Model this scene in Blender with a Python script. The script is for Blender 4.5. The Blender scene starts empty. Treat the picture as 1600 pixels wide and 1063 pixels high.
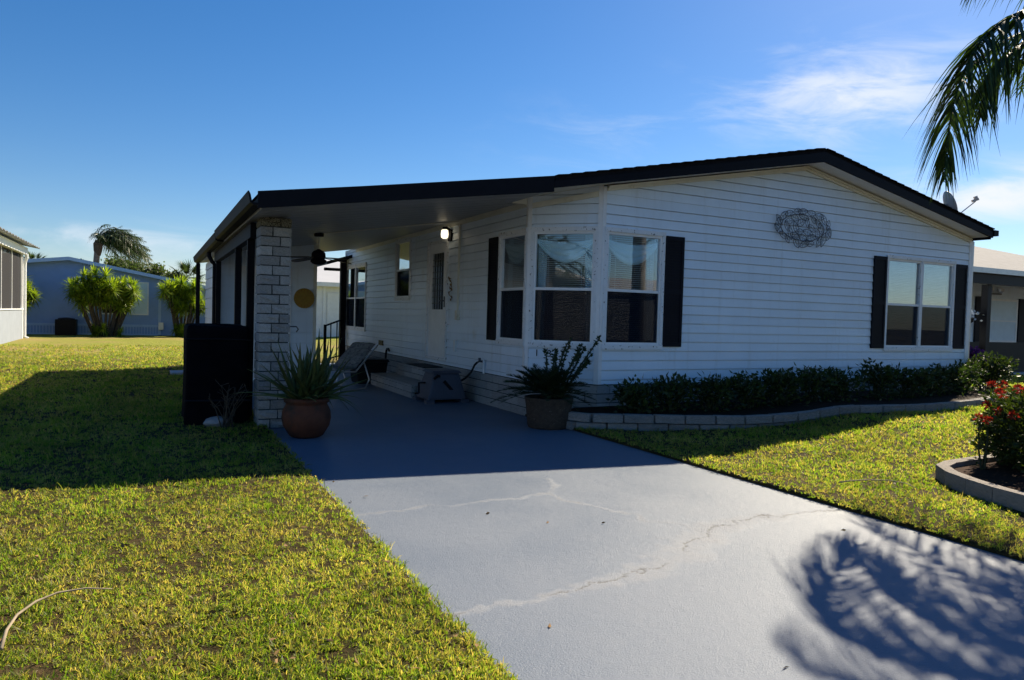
import bpy, bmesh, math, random
import numpy as np
from mathutils import Vector, Matrix

R = math.radians
random.seed(7); RNG = np.random.default_rng(7)
SC = bpy.context.scene
COL = SC.collection

# ------------------------------------------------------------------ camera, sky, sun, exposure
CAM_LOC = Vector((-4.3637, -7.4739, 1.2931)); YAW, PITCH, ROLL, FPX = 27.031, -1.867, 1.595, 1108.7
y_, p_, r_ = R(YAW), R(PITCH), R(ROLL)
fw = Vector((math.sin(y_)*math.cos(p_), math.cos(y_)*math.cos(p_), math.sin(p_)))
rt = Vector((math.cos(y_), -math.sin(y_), 0)); up = rt.cross(fw)
rt2 = rt*math.cos(r_) + up*math.sin(r_); up2 = -rt*math.sin(r_) + up*math.cos(r_)
cam = bpy.data.cameras.new('camera'); cam_o = bpy.data.objects.new('camera', cam); COL.objects.link(cam_o)
cam_o.matrix_world = Matrix(((rt2.x, up2.x, -fw.x, CAM_LOC.x), (rt2.y, up2.y, -fw.y, CAM_LOC.y), (rt2.z, up2.z, -fw.z, CAM_LOC.z), (0, 0, 0, 1)))
cam.sensor_width = 36; cam.lens = FPX/1600*36; cam.clip_end = 2000; cam.clip_start = .05
SC.camera = cam_o

SUN = Vector((1.12, .55, 1.0)).normalized()
SUN_EL = math.asin(SUN.z); SUN_AZ = math.atan2(SUN.x, SUN.y)
sl = bpy.data.lights.new('sun', 'SUN'); sl.energy = 5.0; sl.angle = R(.5); sl.color = (1, .87, .66)
so = bpy.data.objects.new('sun', sl); COL.objects.link(so); so.rotation_euler = SUN.to_track_quat('Z', 'Y').to_euler(); so.location = (20, 10, 20)

world = bpy.data.worlds.new('World'); SC.world = world; world.use_nodes = True
SC.view_settings.view_transform = 'Standard'; SC.view_settings.look = 'None'; SC.view_settings.gamma = 1
SC.view_settings.use_curve_mapping = False; SC.view_settings.exposure = 1.1

class NT:
    def __init__(s, tree): s.t = tree; s.n = tree.nodes; s.l = tree.links
    def new(s, ty, ins=None, **kw):
        nd = s.n.new(ty)
        for k, v in kw.items(): setattr(nd, k, v)
        for k, v in (ins or {}).items():
            sk = nd.inputs[k]
            if isinstance(v, bpy.types.NodeSocket): s.l.new(v, sk)
            else: sk.default_value = v
        return nd
    def m(s, op, a, b=0.0, c=None, clamp=False):
        ins = {0: a, 1: b}
        if c is not None: ins[2] = c
        nd = s.new('ShaderNodeMath', ins, operation=op); nd.use_clamp = clamp
        return nd.outputs[0]
    def mix(s, f, a, b, bt='MIX'):
        nd = s.n.new('ShaderNodeMix'); nd.data_type = 'RGBA'; nd.blend_type = bt; nd.clamp_factor = True
        for sk, v in ((nd.inputs[0], f), (nd.inputs[6], a), (nd.inputs[7], b)):
            if isinstance(v, bpy.types.NodeSocket): s.l.new(v, sk)
            else: sk.default_value = v if not isinstance(v, tuple) or len(v) == 4 else (*v, 1)
        return nd.outputs[2]
    def ramp(s, f, lo, hi, a=0.0, b=1.0, smooth=True):
        nd = s.new('ShaderNodeMapRange', {0: f, 1: lo, 2: hi, 3: a, 4: b}); nd.interpolation_type = 'SMOOTHSTEP' if smooth else 'LINEAR'
        return nd.outputs[0]
    def noise(s, vec, scale, detail=3, rough=.55, dist=0.0):
        nd = s.new('ShaderNodeTexNoise', {'Scale': scale, 'Detail': detail, 'Roughness': rough, 'Distortion': dist})
        if vec is not None: s.l.new(vec, nd.inputs['Vector'])
        return nd.outputs[0]

def build_world():
    t = NT(world.node_tree); t.n.clear()
    sky = t.new('ShaderNodeTexSky'); sky.sky_type = 'NISHITA'; sky.sun_disc = False
    sky.sun_elevation = SUN_EL; sky.sun_rotation = SUN_AZ; sky.air_density = 1.0; sky.dust_density = .25; sky.ozone_density = 3.0; sky.altitude = 0
    hs = t.new('ShaderNodeHueSaturation', {'Hue': .5, 'Saturation': 1.33, 'Value': 1.0, 'Color': sky.outputs[0]})
    hs = t.new('ShaderNodeMix', {0: 1.0, 6: hs.outputs[0], 7: (1.0, 1.02, 1.12, 1)}, data_type='RGBA', blend_type='MULTIPLY')
    hs.outputs[0].enabled; hs_c = hs.outputs[2]
    tc = t.new('ShaderNodeTexCoord'); d = tc.outputs['Generated']
    sp = t.new('ShaderNodeSeparateXYZ', {0: d})
    az = t.m('DEGREES', t.m('ARCTAN2', sp.outputs[0], sp.outputs[1])); el = t.m('DEGREES', t.m('ARCSINE', sp.outputs[2]))
    cv = t.new('ShaderNodeCombineXYZ', {0: t.m('MULTIPLY', az, .11), 1: t.m('MULTIPLY_ADD', el, .42, t.m('MULTIPLY', az, .03)), 2: 0.0})
    n1 = t.noise(cv.outputs[0], 1.0, 9, .62, .6)
    cv2 = t.new('ShaderNodeCombineXYZ', {0: t.m('MULTIPLY', az, .05), 1: t.m('MULTIPLY', el, .14), 2: 3.0})
    n2 = t.noise(cv2.outputs[0], 1.0, 2, .5)
    def blob(a0, e0, wa, we, amp):
        u = t.m('DIVIDE', t.m('SUBTRACT', az, a0), wa); v = t.m('DIVIDE', t.m('SUBTRACT', el, e0), we)
        return t.m('MULTIPLY', t.m('EXPONENT', t.m('MULTIPLY', t.m('ADD', t.m('MULTIPLY', u, u), t.m('MULTIPLY', v, v)), -1.0)), amp)
    msk = blob(63, 8.9, 10, 1.7, 1.15)
    for b in ((52, 16.4, 9, 3.2, .85), (-1, 4.6, 10, 1.2, .62), (4, 2.6, 12, .9, .45), (34, 14, 9, 2.5, .22), (100, 12, 22, 5, .5), (-60, 9, 26, 4, .45), (170, 12, 40, 5, .4)):
        msk = t.m('ADD', msk, blob(*b))
    wisp = t.ramp(t.m('ADD', n1, t.m('MULTIPLY', msk, .32)), .50, .86)
    cm = t.m('MULTIPLY', wisp, t.m('MINIMUM', msk, 1.0), clamp=True)
    hz = t.m('EXPONENT', t.m('MULTIPLY', t.m('MAXIMUM', el, 0.0), -.16))
    col = hs_c
    col = t.mix(cm, col, (8.6, 9.0, 9.6))
    bg = t.new('ShaderNodeBackground', {'Color': col, 'Strength': .05})
    o = t.new('ShaderNodeOutputWorld', {0: bg.outputs[0]})
build_world()

# ------------------------------------------------------------------ materials
MATS = {}
def material(name, col, rough=.6, spec=.4, var=.12, vscale=4.0, bump=0.0, bscale=60.0, tint=None, rnd=.0, metallic=0.0, speck=None, trans=0.0, tcol=None, dirt=None, streak=0.0):
    """procedural material. tint: second colour reached through the per-vertex 'tint' attribute; rnd: per-object value variation; speck: (colour, scale, threshold)"""
    if name in MATS: return MATS[name]
    m = bpy.data.materials.new(name); m.use_nodes = True; t = NT(m.node_tree); t.n.clear(); MATS[name] = m
    tc = t.new('ShaderNodeTexCoord'); oi = t.new('ShaderNodeObjectInfo')
    vec = t.new('ShaderNodeVectorMath', {0: tc.outputs['Object'], 1: oi.outputs['Location']}, operation='ADD').outputs[0]
    base = (*col, 1)
    c = base
    if tint is not None:
        at = t.new('ShaderNodeAttribute', attribute_name='tint')
        c = t.mix(at.outputs['Fac'], base, (*tint, 1))
    n = t.noise(vec, vscale, 5, .6)
    f = t.ramp(n, .3, .7, 1-var, 1+var, False)
    if rnd: f = t.m('MULTIPLY', f, t.m('MULTIPLY_ADD', oi.outputs['Random'], 2*rnd, 1-rnd))
    fc = t.new('ShaderNodeCombineColor', {0: f, 1: f, 2: f}).outputs[0]
    c = t.mix(1.0, c, fc, 'MULTIPLY')
    if dirt: # (colour, scale, lo, hi)
        dn = t.noise(vec, dirt[1], 6, .65)
        c = t.mix(t.ramp(dn, dirt[2], dirt[3]), c, (*dirt[0], 1))
    if streak:
        sv = t.new('ShaderNodeVectorMath', {0: vec, 1: (7.0, 7.0, .55)}, operation='MULTIPLY').outputs[0]
        c = t.mix(t.ramp(t.noise(sv, 1.0, 5, .7), .50, .80, 0, streak), c, (.34, .33, .29, 1))
    if speck:
        sn = t.noise(vec, speck[1], 3, .6)
        c = t.mix(t.ramp(sn, speck[2], speck[2]+.04), c, (*speck[0], 1))
    b = t.new('ShaderNodeBsdfPrincipled', {'Base Color': c, 'Roughness': rough, 'Specular IOR Level': spec, 'Metallic': metallic})
    if bump:
        bn = t.noise(vec, bscale, 5, .65)
        bp = t.new('ShaderNodeBump', {'Strength': min(1, bump), 'Distance': .01*max(1, bump), 'Height': bn})
        t.l.new(bp.outputs[0], b.inputs['Normal'])
    out = b.outputs[0]
    if trans:
        tcv = t.mix(1.0, c, (*(tcol or (1.6, 1.8, .7)), 1), 'MULTIPLY')
        tr = t.new('ShaderNodeBsdfTranslucent', {'Color': tcv})
        out = t.new('ShaderNodeMixShader', {0: trans, 1: out, 2: tr.outputs[0]}).outputs[0]
    t.new('ShaderNodeOutputMaterial', {0: out})
    return m

def glass_pane(name, tintc, refl=1.0, alpha=.8):
    m = bpy.data.materials.new(name); m.use_nodes = True; t = NT(m.node_tree); t.n.clear()
    fr = t.new('ShaderNodeFresnel', {'IOR': 1.6})
    tr = t.new('ShaderNodeBsdfTransparent', {'Color': (*tintc, 1)})
    gl = t.new('ShaderNodeBsdfGlossy', {'Color': (.9, .95, 1, 1), 'Roughness': .012})
    f = t.m('MULTIPLY_ADD', fr.outputs[0], 1.15*refl, .045*refl, clamp=True)
    mx = t.new('ShaderNodeMixShader', {0: f, 1: tr.outputs[0], 2: gl.outputs[0]})
    t.new('ShaderNodeOutputMaterial', {0: mx.outputs[0]})
    return m

def mesh_screen(name, col, alpha):
    m = bpy.data.materials.new(name); m.use_nodes = True; t = NT(m.node_tree); t.n.clear()
    tr = t.new('ShaderNodeBsdfTransparent'); df = t.new('ShaderNodeBsdfDiffuse', {'Color': (*col, 1)})
    mx = t.new('ShaderNodeMixShader', {0: alpha, 1: tr.outputs[0], 2: df.outputs[0]})
    t.new('ShaderNodeOutputMaterial', {0: mx.outputs[0]})
    return m

def emit(name, col, s):
    m = bpy.data.materials.new(name); m.use_nodes = True; t = NT(m.node_tree); t.n.clear()
    e = t.new('ShaderNodeEmission', {'Color': (*col, 1), 'Strength': s}); t.new('ShaderNodeOutputMaterial', {0: e.outputs[0]})
    return m

M = dict(
    siding=material('siding', (.71, .80, .89), .42, .35, .05, 1.2, .05, 140, rnd=.03, dirt=((.55, .54, .48), 1.4, .60, .85), streak=.28),
    cream=material('cream_trim', (.70, .68, .58), .5, .3, .08, 3, dirt=((.42, .36, .2), 5, .58, .8)),
    white=material('white_trim', (.76, .77, .78), .4, .4, .06, 6),
    frame=material('weathered_frame', (.72, .74, .76), .5, .3, .06, 9, speck=((.09, .085, .08), 30, .625)),
    black=material('black_trim', (.006, .006, .009), .6, .12, .2, 5),
    shingle=material('shingle', (.014, .013, .014), .95, .05, .3, 20, .6, 120, rnd=.2),
    shutter=material('shutter', (.007, .008, .014), .6, .12, .2, 3),
    block=material('split_block', (0.3956, 0.3913, 0.3784), .9, .2, .22, 9, .9, 55, rnd=.24, speck=((0.1376, 0.1333, 0.129), 70, .63)),
    stained=material('stained_block', (.30, .28, .20), .95, .1, .25, 9, .9, 50, dirt=((.03, .028, .02), 14, .46, .58)),
    skirt=material('skirt_block', (0.3612, 0.3612, 0.3526), .9, .2, .16, 7, .6, 70, rnd=.16, speck=((0.172, 0.172, 0.1634), 60, .66)),
    edging=material('edging_block', (0.2592, 0.2484, 0.2376), .92, .2, .25, 8, 1.0, 40, rnd=.12, speck=((0.072, 0.072, 0.072), 45, .6)),
    kerb=material('edging_cap', (.25, .225, .205), .9, .2, .18, 9, .5, 70, rnd=.1),
    mortar=material('mortar', (.07, .07, .07), .95, .1, .2, 12, .4, 80),
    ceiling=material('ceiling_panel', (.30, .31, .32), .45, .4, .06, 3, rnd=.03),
    blind=material('blind', (.60, .72, .80), .5, .3, .05, 4),
    curtain=material('curtain', (.62, .85, .95), .8, .2, .04, 5, trans=.12, tcol=(1, 1, 1)),
    dark=material('dark_plastic', (.006, .006, .008), .5, .2, .25, 6),
    fabric=material('black_cover', (.004, .004, .006), .9, .04, .3, 7, .3, 30),
    terracotta=material('terracotta', (.10, .032, .015), .7, .3, .3, 7, .4, 30, dirt=((0.0216, 0.0202, 0.0158), 6, .45, .75)),
    stonepot=material('aggregate_pot', (0.0612, 0.0446, 0.0324), .85, .3, .3, 20, .8, 60, speck=((0.2304, 0.216, 0.2016), 70, .66)),
    soil=material('soil', (0.0202, 0.013, 0.0086), .95, .1, .5, 20, 1.0, 40),
    mulch=material('mulch', (0.0396, 0.0202, 0.013), .95, .1, .6, 30, 1.0, 40),
    aloe=material('aloe', (.065, .115, .035), .5, .4, .15, 6, tint=(.14, .13, .04), trans=.2, rnd=.15),
    cycad=material('cycad', (.012, .026, .010), .55, .25, .2, 6, tint=(.03, .05, .015), trans=.12),
    stem=material('green_stem', (.03, .04, .018), .7, .3, .3, 12, .5, 40, rnd=.15),
    bark=material('bark', (0.072, 0.0576, 0.0432), .9, .2, .35, 10, .9, 25, rnd=.1),
    palmbark=material('palm_bark', (.16, .14, .12), .9, .2, .3, 8, .8, 20),
    hedge=material('hedge_leaf', (0.0158, 0.0302, 0.0086), .5, .35, .2, 8, tint=(0.0432, 0.0684, 0.0144), trans=.3),
    ixora=material('ixora_leaf', (0.0158, 0.0288, 0.0072), .5, .4, .2, 8, tint=(0.0576, 0.0792, 0.0144), trans=.3),
    red=material('red_flower', (.28, .028, .014), .6, .3, .25, 40, trans=.3, tcol=(1.4, 1, 1), rnd=.2),
    purple=material('purple_flower', (.07, .015, .14), .6, .3, .25, 20, trans=.3, tcol=(1.4, 1, 1.4)),
    dracaena=material('dracaena_leaf', (0.066, 0.1188, 0.0119), .42, .4, .2, 4, tint=(0.2508, 0.3036, 0.0264), trans=.5, rnd=.2),
    palmleaf=material('palm_leaf', (0.0158, 0.0324, 0.0072), .52, .35, .2, 4, tint=(0.054, 0.0828, 0.013), trans=.32),
    farpalm=material('far_palm_leaf', (0.0198, 0.0363, 0.0132), .45, .4, .2, 4, tint=(0.0528, 0.0726, 0.0198), trans=.35),
    treeleaf=material('tree_leaf', (0.033, 0.0528, 0.0198), .5, .4, .2, 3, tint=(0.0858, 0.1122, 0.0396), trans=.4),
    grass=material('grass_blade', (.095, .160, .016), .5, .3, .3, 1.6, tint=(.29, .225, .11), trans=.54, tcol=(2.5, 2.6, .85)),
    straw=material('dry_stalk', (0.3024, 0.2448, 0.1728), .8, .2, .2, 14),
    blue=material('blue_siding', (.25, .37, .66), .5, .3, .06, 2),
    bluetrim=material('pale_blue_trim', (.40, .54, .78), .5, .3, .05, 2),
    metalroof=material('white_metal_roof', (0.528, 0.528, 0.528), .4, .4, .05, 1),
    greyroof=material('grey_shingle_roof', (.19, .19, .20), .9, .2, .15, 6, .5, 40),
    stucco=material('white_block_wall', (.27, .30, .35), .8, .2, .06, 3, .3, 60),
    alu=material('aluminium', (0.473, 0.4816, 0.4988), .35, .5, .08, 8, metallic=.6),
    dish=material('dish_grey', (.50, .46, .43), .5, .4, .1, 5),
    wire=material('wire_metal', (.08, .085, .10), .5, .4, .2, 20, metallic=.4),
    yellow=material('yellow_plaque', (.34, .20, .02), .55, .4, .12, 10),
    ochre=material('ochre_relief', (.33, .15, .02), .6, .3, .12, 10),
    reel=material('reel_plastic', (.075, .08, .105), .5, .35, .1, 4),
    cushion=material('quilted_cushion', (.20, .205, .20), .85, .2, .3, 14, .5, 20, speck=((0.1032, 0.1032, 0.1118), 20, .56)),
    rubber=material('rubber', (.015, .015, .015), .7, .3, .2, 20),
    rock=material('rock', (0.2736, 0.2664, 0.2664), .9, .2, .25, 7, .8, 20),
    slab=material('slab', (0.344, 0.3612, 0.387), .7, .3, .15, 7, .3, 40),
    lattice=material('lattice', (.035, .04, .045), .5, .4, .1, 8),
    asphalt=material('asphalt', (.05, .05, .052), .9, .2, .2, 10, .5, 80),
    oak=material('fan_blade_wood', (.045, .03, .018), .5, .4, .25, 6),
    leafbrown=material('dry_leaf', (.20, .12, .05), .8, .2, .3, 8),
)
GLASS = glass_pane('window_glass', (.97, .985, .985), .55)
GLASS_DK = glass_pane('dark_glass', (.12, .13, .14), .3)
SCREEN = mesh_screen('insect_screen', (.010, .013, .022), .80)
THIN_SCREEN = mesh_screen('thin_insect_screen', (.016, .022, .034), .70)
NSCREEN = mesh_screen('porch_screen', (.05, .05, .055), .85)
LAMP = emit('lit_lamp_glass', (1, .86, .6), .9)

# ------------------------------------------------------------------ object helpers
def setp(o, label=None, cat=None, group=None, kind=None):
    if label: o['label'] = label
    if cat: o['category'] = cat
    if group: o['group'] = group
    if kind: o['kind'] = kind
    return o
WL = {}                                   # world location of each object
def thing(name, loc, label, cat, group=None):
    o = bpy.data.objects.new(name, None); COL.objects.link(o); o.location = loc; o.empty_display_size = .1
    WL[o.name] = Vector(loc); return setp(o, label, cat, group)
def place(o, loc, parent=None):
    loc = Vector(loc); COL.objects.link(o); WL[o.name] = loc
    if parent is not None: o.parent = parent; o.location = loc - WL[parent.name]
    else: o.location = loc
    return o
def mesh_obj(name, V, F, mat, parent=None, origin=None, smooth=False, tint=None, kind=None):
    V = np.asarray(V, float)
    if origin is None:
        origin = Vector(((V[:, 0].min()+V[:, 0].max())/2, (V[:, 1].min()+V[:, 1].max())/2, V[:, 2].min()))
    me = bpy.data.meshes.new(name); Vl = V - np.array(origin)
    if isinstance(F, np.ndarray):
        k = F.shape[1]; me.vertices.add(len(Vl)); me.vertices.foreach_set('co', Vl.ravel())
        me.loops.add(F.size); me.loops.foreach_set('vertex_index', F.ravel().astype(np.int32))
        me.polygons.add(len(F)); me.polygons.foreach_set('loop_start', np.arange(len(F), dtype=np.int32)*k)
        me.update(calc_edges=True); me.validate()
    else:
        me.from_pydata([tuple(v) for v in Vl], [], F); me.update()
    if tint is not None:
        a = me.attributes.new('tint', 'FLOAT', 'POINT'); a.data.foreach_set('value', np.asarray(tint, np.float32))
    if smooth: me.shade_smooth()
    if mat: me.materials.append(mat)
    o = bpy.data.objects.new(name, me); place(o, origin, parent)
    if kind: o['kind'] = kind
    return o

class MB:
    def __init__(s): s.v = []; s.f = []
    def poly(s, pts, faces):
        n = len(s.v); s.v += [tuple(p) for p in pts]; s.f += [tuple(i+n for i in f) for f in faces]; return s
    def hexa(s, b, t):           # b, t: 4 bottom, 4 top points, same order (counter-clockwise from above)
        return s.poly(list(b)+list(t), [(3, 2, 1, 0), (4, 5, 6, 7), (0, 1, 5, 4), (1, 2, 6, 5), (2, 3, 7, 6), (3, 0, 4, 7)])
    def box(s, x0, x1, y0, y1, z0, z1):
        return s.hexa([(x0, y0, z0), (x1, y0, z0), (x1, y1, z0), (x0, y1, z0)], [(x0, y0, z1), (x1, y0, z1), (x1, y1, z1), (x0, y1, z1)])
    def obox(s, c, u, v, w):     # centre and three half-vectors
        c, u, v, w = Vector(c), Vector(u), Vector(v), Vector(w)
        return s.hexa([c-u-v-w, c+u-v-w, c+u+v-w, c-u+v-w], [c-u-v+w, c+u-v+w, c+u+v+w, c-u+v+w])
    def bar(s, a, b, w, h=None):
        a, b = Vector(a), Vector(b); d = (b-a); L = d.length; d = d/L; h = h or w
        sd = d.cross(Vector((0, 0, 1)));  sd = Vector((1, 0, 0)) if sd.length < 1e-3 else sd.normalized()
        return s.obox((a+b)/2, d*L/2, sd*w/2, d.cross(sd)*h/2)
    def tube(s, pts, r, n=6, caps=True):
        pts = [Vector(p) for p in pts]; rs = r if isinstance(r, (list, tuple)) else [r]*len(pts)
        base = len(s.v); prev = None
        for i, p in enumerate(pts):
            d = (pts[min(i+1, len(pts)-1)] - pts[max(i-1, 0)]).normalized()
            if prev is None:
                a = d.cross(Vector((0, 0, 1))); a = d.cross(Vector((1, 0, 0))) if a.length < 1e-3 else a
            else: a = prev - d*prev.dot(d)
            a.normalize(); prev = a; b = d.cross(a)
            s.v += [tuple(p + (a*math.cos(2*math.pi*k/n) + b*math.sin(2*math.pi*k/n))*rs[i]) for k in range(n)]
        for i in range(len(pts)-1):
            for k in range(n):
                s.f.append((base+i*n+k, base+i*n+(k+1) % n, base+(i+1)*n+(k+1) % n, base+(i+1)*n+k))
        if caps: s.f.append(tuple(base+k for k in range(n))[::-1]); s.f.append(tuple(base+(len(pts)-1)*n+k for k in range(n)))
        return s
    def lathe(s, prof, c=(0, 0), n=32, close=True, squash=None):
        base = len(s.v)
        for (r, z) in prof:
            for k in range(n):
                a = 2*math.pi*k/n; s.v.append((c[0]+r*math.cos(a), c[1]+r*math.sin(a), z))
        for i in range(len(prof)-1):
            for k in range(n):
                s.f.append((base+i*n+k, base+i*n+(k+1) % n, base+(i+1)*n+(k+1) % n, base+(i+1)*n+k))
        if close: s.f.append(tuple(base+k for k in range(n))[::-1]); s.f.append(tuple(base+(len(prof)-1)*n+k for k in range(n)))
        return s
    def build(s, name, mat, parent=None, origin=None, smooth=False, bevel=0, kind=None):
        o = mesh_obj(name, s.v, s.f, mat, parent, origin, smooth, kind=kind)
        if bevel:
            bm = bmesh.new(); bm.from_mesh(o.data)
            bmesh.ops.bevel(bm, geom=list(bm.edges), offset=bevel, segments=2, profile=.6, affect='EDGES', clamp_overlap=True)
            bm.to_mesh(o.data); bm.free()
        return o
def box(name, x0, x1, y0, y1, z0, z1, mat, parent=None, bevel=0): return MB().box(x0, x1, y0, y1, z0, z1).build(name, mat, parent, bevel=bevel)
def put_mesh(name, me, loc, parent, rot=(0, 0, 0), scale=(1, 1, 1)):
    o = bpy.data.objects.new(name, me); place(o, loc, parent); o.rotation_euler = rot; o.scale = scale; return o
def copy_tree(o, parent=None):
    c = o.copy(); COL.objects.link(c); c.parent = parent
    for ch in o.children: copy_tree(ch, c)
    return c

def rough_block_meshes(name, mat, k=4, amp=.006, seg=(6, 3)):
    """unit blocks (1 x 1 x 1, centred in xy, base at 0) whose faces are chipped, for split-face stone"""
    out = []
    for i in range(k):
        bm = bmesh.new(); bmesh.ops.create_cube(bm, size=1.0)
        bmesh.ops.translate(bm, verts=bm.verts, vec=(0, 0, .5))
        bmesh.ops.subdivide_edges(bm, edges=list(bm.edges), cuts=2, use_grid_fill=True)
        rr = random.Random(i*31+5)
        for v in bm.verts:
            edge = sum(1 for c_ in (abs(v.co.x) > .49, abs(v.co.y) > .49, abs(v.co.z-.5) > .49) if c_)
            v.co.y += rr.uniform(-1, 1)*amp*(2.2 if edge == 1 else 1); v.co.x += rr.uniform(-1, 1)*amp; v.co.z += rr.uniform(-1, 1)*amp*.8
            if edge >= 2: v.co.y *= .985; v.co.z = .5+(v.co.z-.5)*.975; v.co.x *= .992
        me = bpy.data.meshes.new(name); bm.to_mesh(me); bm.free(); me.materials.append(mat); out.append(me)
    return out

# ------------------------------------------------------------------ terrain
DX0, DX1 = -3.243, .010
def terr(x, y):
    x = np.asarray(x, float); y = np.asarray(y, float)
    right = np.interp(x, [.02, .75, 1.75, 2.6, 3.5, 6, 400], [.03, .03, .06, .12, .19, .21, .21])
    left = np.full_like(x, .035)
    h = np.where(x > -1.6, right, left)
    fade = np.clip((np.hypot(x, y)-60)/60, 0, 1)
    bump = .012*np.sin(x*2.1+y*.7)*np.sin(y*1.7-x*.4)+.008*np.sin(x*5.3+1)*np.sin(y*4.7)
    d = np.maximum(np.maximum(DX0-x, x-DX1), 0)
    return h + bump*np.clip(d/.4, 0, 1)*(1-fade)
def in_drive(x, y): return (x > DX0-.002) & (x < DX1+.002) & (y < 10.6) & (y > -14)

def build_ground():
    def ax(lo, hi, fine_lo, fine_hi, step):
        a = list(np.arange(fine_lo, fine_hi, step)); g = step; p = fine_lo
        while p > lo: g *= 1.25; p -= g; a.append(max(p, lo))
        g = step; p = fine_hi
        while p < hi: g *= 1.25; p += g; a.append(min(p, hi))
        return a
    xs = np.array(sorted(set(np.round(ax(-400, 400, -12, 13, .16)+[DX0-.006, DX0+.004, DX1-.004, DX1+.006], 4))))
    ys = np.array(sorted(set(np.round(ax(-400, 500, -8, 12, .16)+[10.6, 10.61], 4))))
    X, Y = np.meshgrid(xs, ys); Z = terr(X, Y)
    Z = np.where(in_drive(X, Y), -.06, Z)
    V = np.stack([X.ravel(), Y.ravel(), Z.ravel()], 1); nx = len(xs)
    i = (np.arange(len(ys)-1)[:, None]*nx+np.arange(nx-1)[None, :]).ravel()
    F = np.stack([i, i+1, i+nx+1, i+nx], 1)
    m = bpy.data.materials.new('lawn_ground'); m.use_nodes = True; t = NT(m.node_tree); t.n.clear()
    tc = t.new('ShaderNodeTexCoord'); v = tc.outputs['Object']
    n1 = t.noise(v, .55, 6, .65); n2 = t.noise(v, 6, 6, .7); n3 = t.noise(v, 45, 4, .7); n4 = t.noise(v, .16, 3, .5)
    far = t.new('ShaderNodeSeparateXYZ', {0: v}).outputs[1]
    c = t.mix(t.ramp(n2, .35, .65), (.040, .028, .012, 1), (.075, .055, .022, 1))
    c = t.mix(t.ramp(n1, .42, .68), c, (.085, .055, .026, 1))
    c = t.mix(t.ramp(n3, .35, .62, .75, .0), c, (.02, .022, .006, 1))
    # beyond the blades the turf is closed and lighter
    c2 = t.mix(t.ramp(n2, .3, .7), (.20, .23, .035, 1), (.29, .285, .06, 1))
    c2 = t.mix(t.ramp(t.m('ADD', t.m('MULTIPLY', n4, .7), t.m('MULTIPLY', n1, .3)), .46, .62), c2, (.32, .24, .10, 1))
    c2 = t.mix(t.ramp(n3, .3, .6, .35, .0), c2, (.06, .07, .015, 1))
    c = t.mix(t.ramp(far, 8, 15), c, c2)
    b = t.new('ShaderNodeBsdfPrincipled', {'Base Color': c, 'Roughness': .95, 'Specular IOR Level': .1})
    bp = t.new('ShaderNodeBump', {'Strength': .8, 'Distance': .03, 'Height': n3}); t.l.new(bp.outputs[0], b.inputs['Normal'])
    t.new('ShaderNodeOutputMaterial', {0: b.outputs[0]})
    setp(mesh_obj('lawn', V, F, m, origin=(0, 0, 0), smooth=True), 'wide lawn with green and browned patches', kind='structure')
build_ground()

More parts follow.
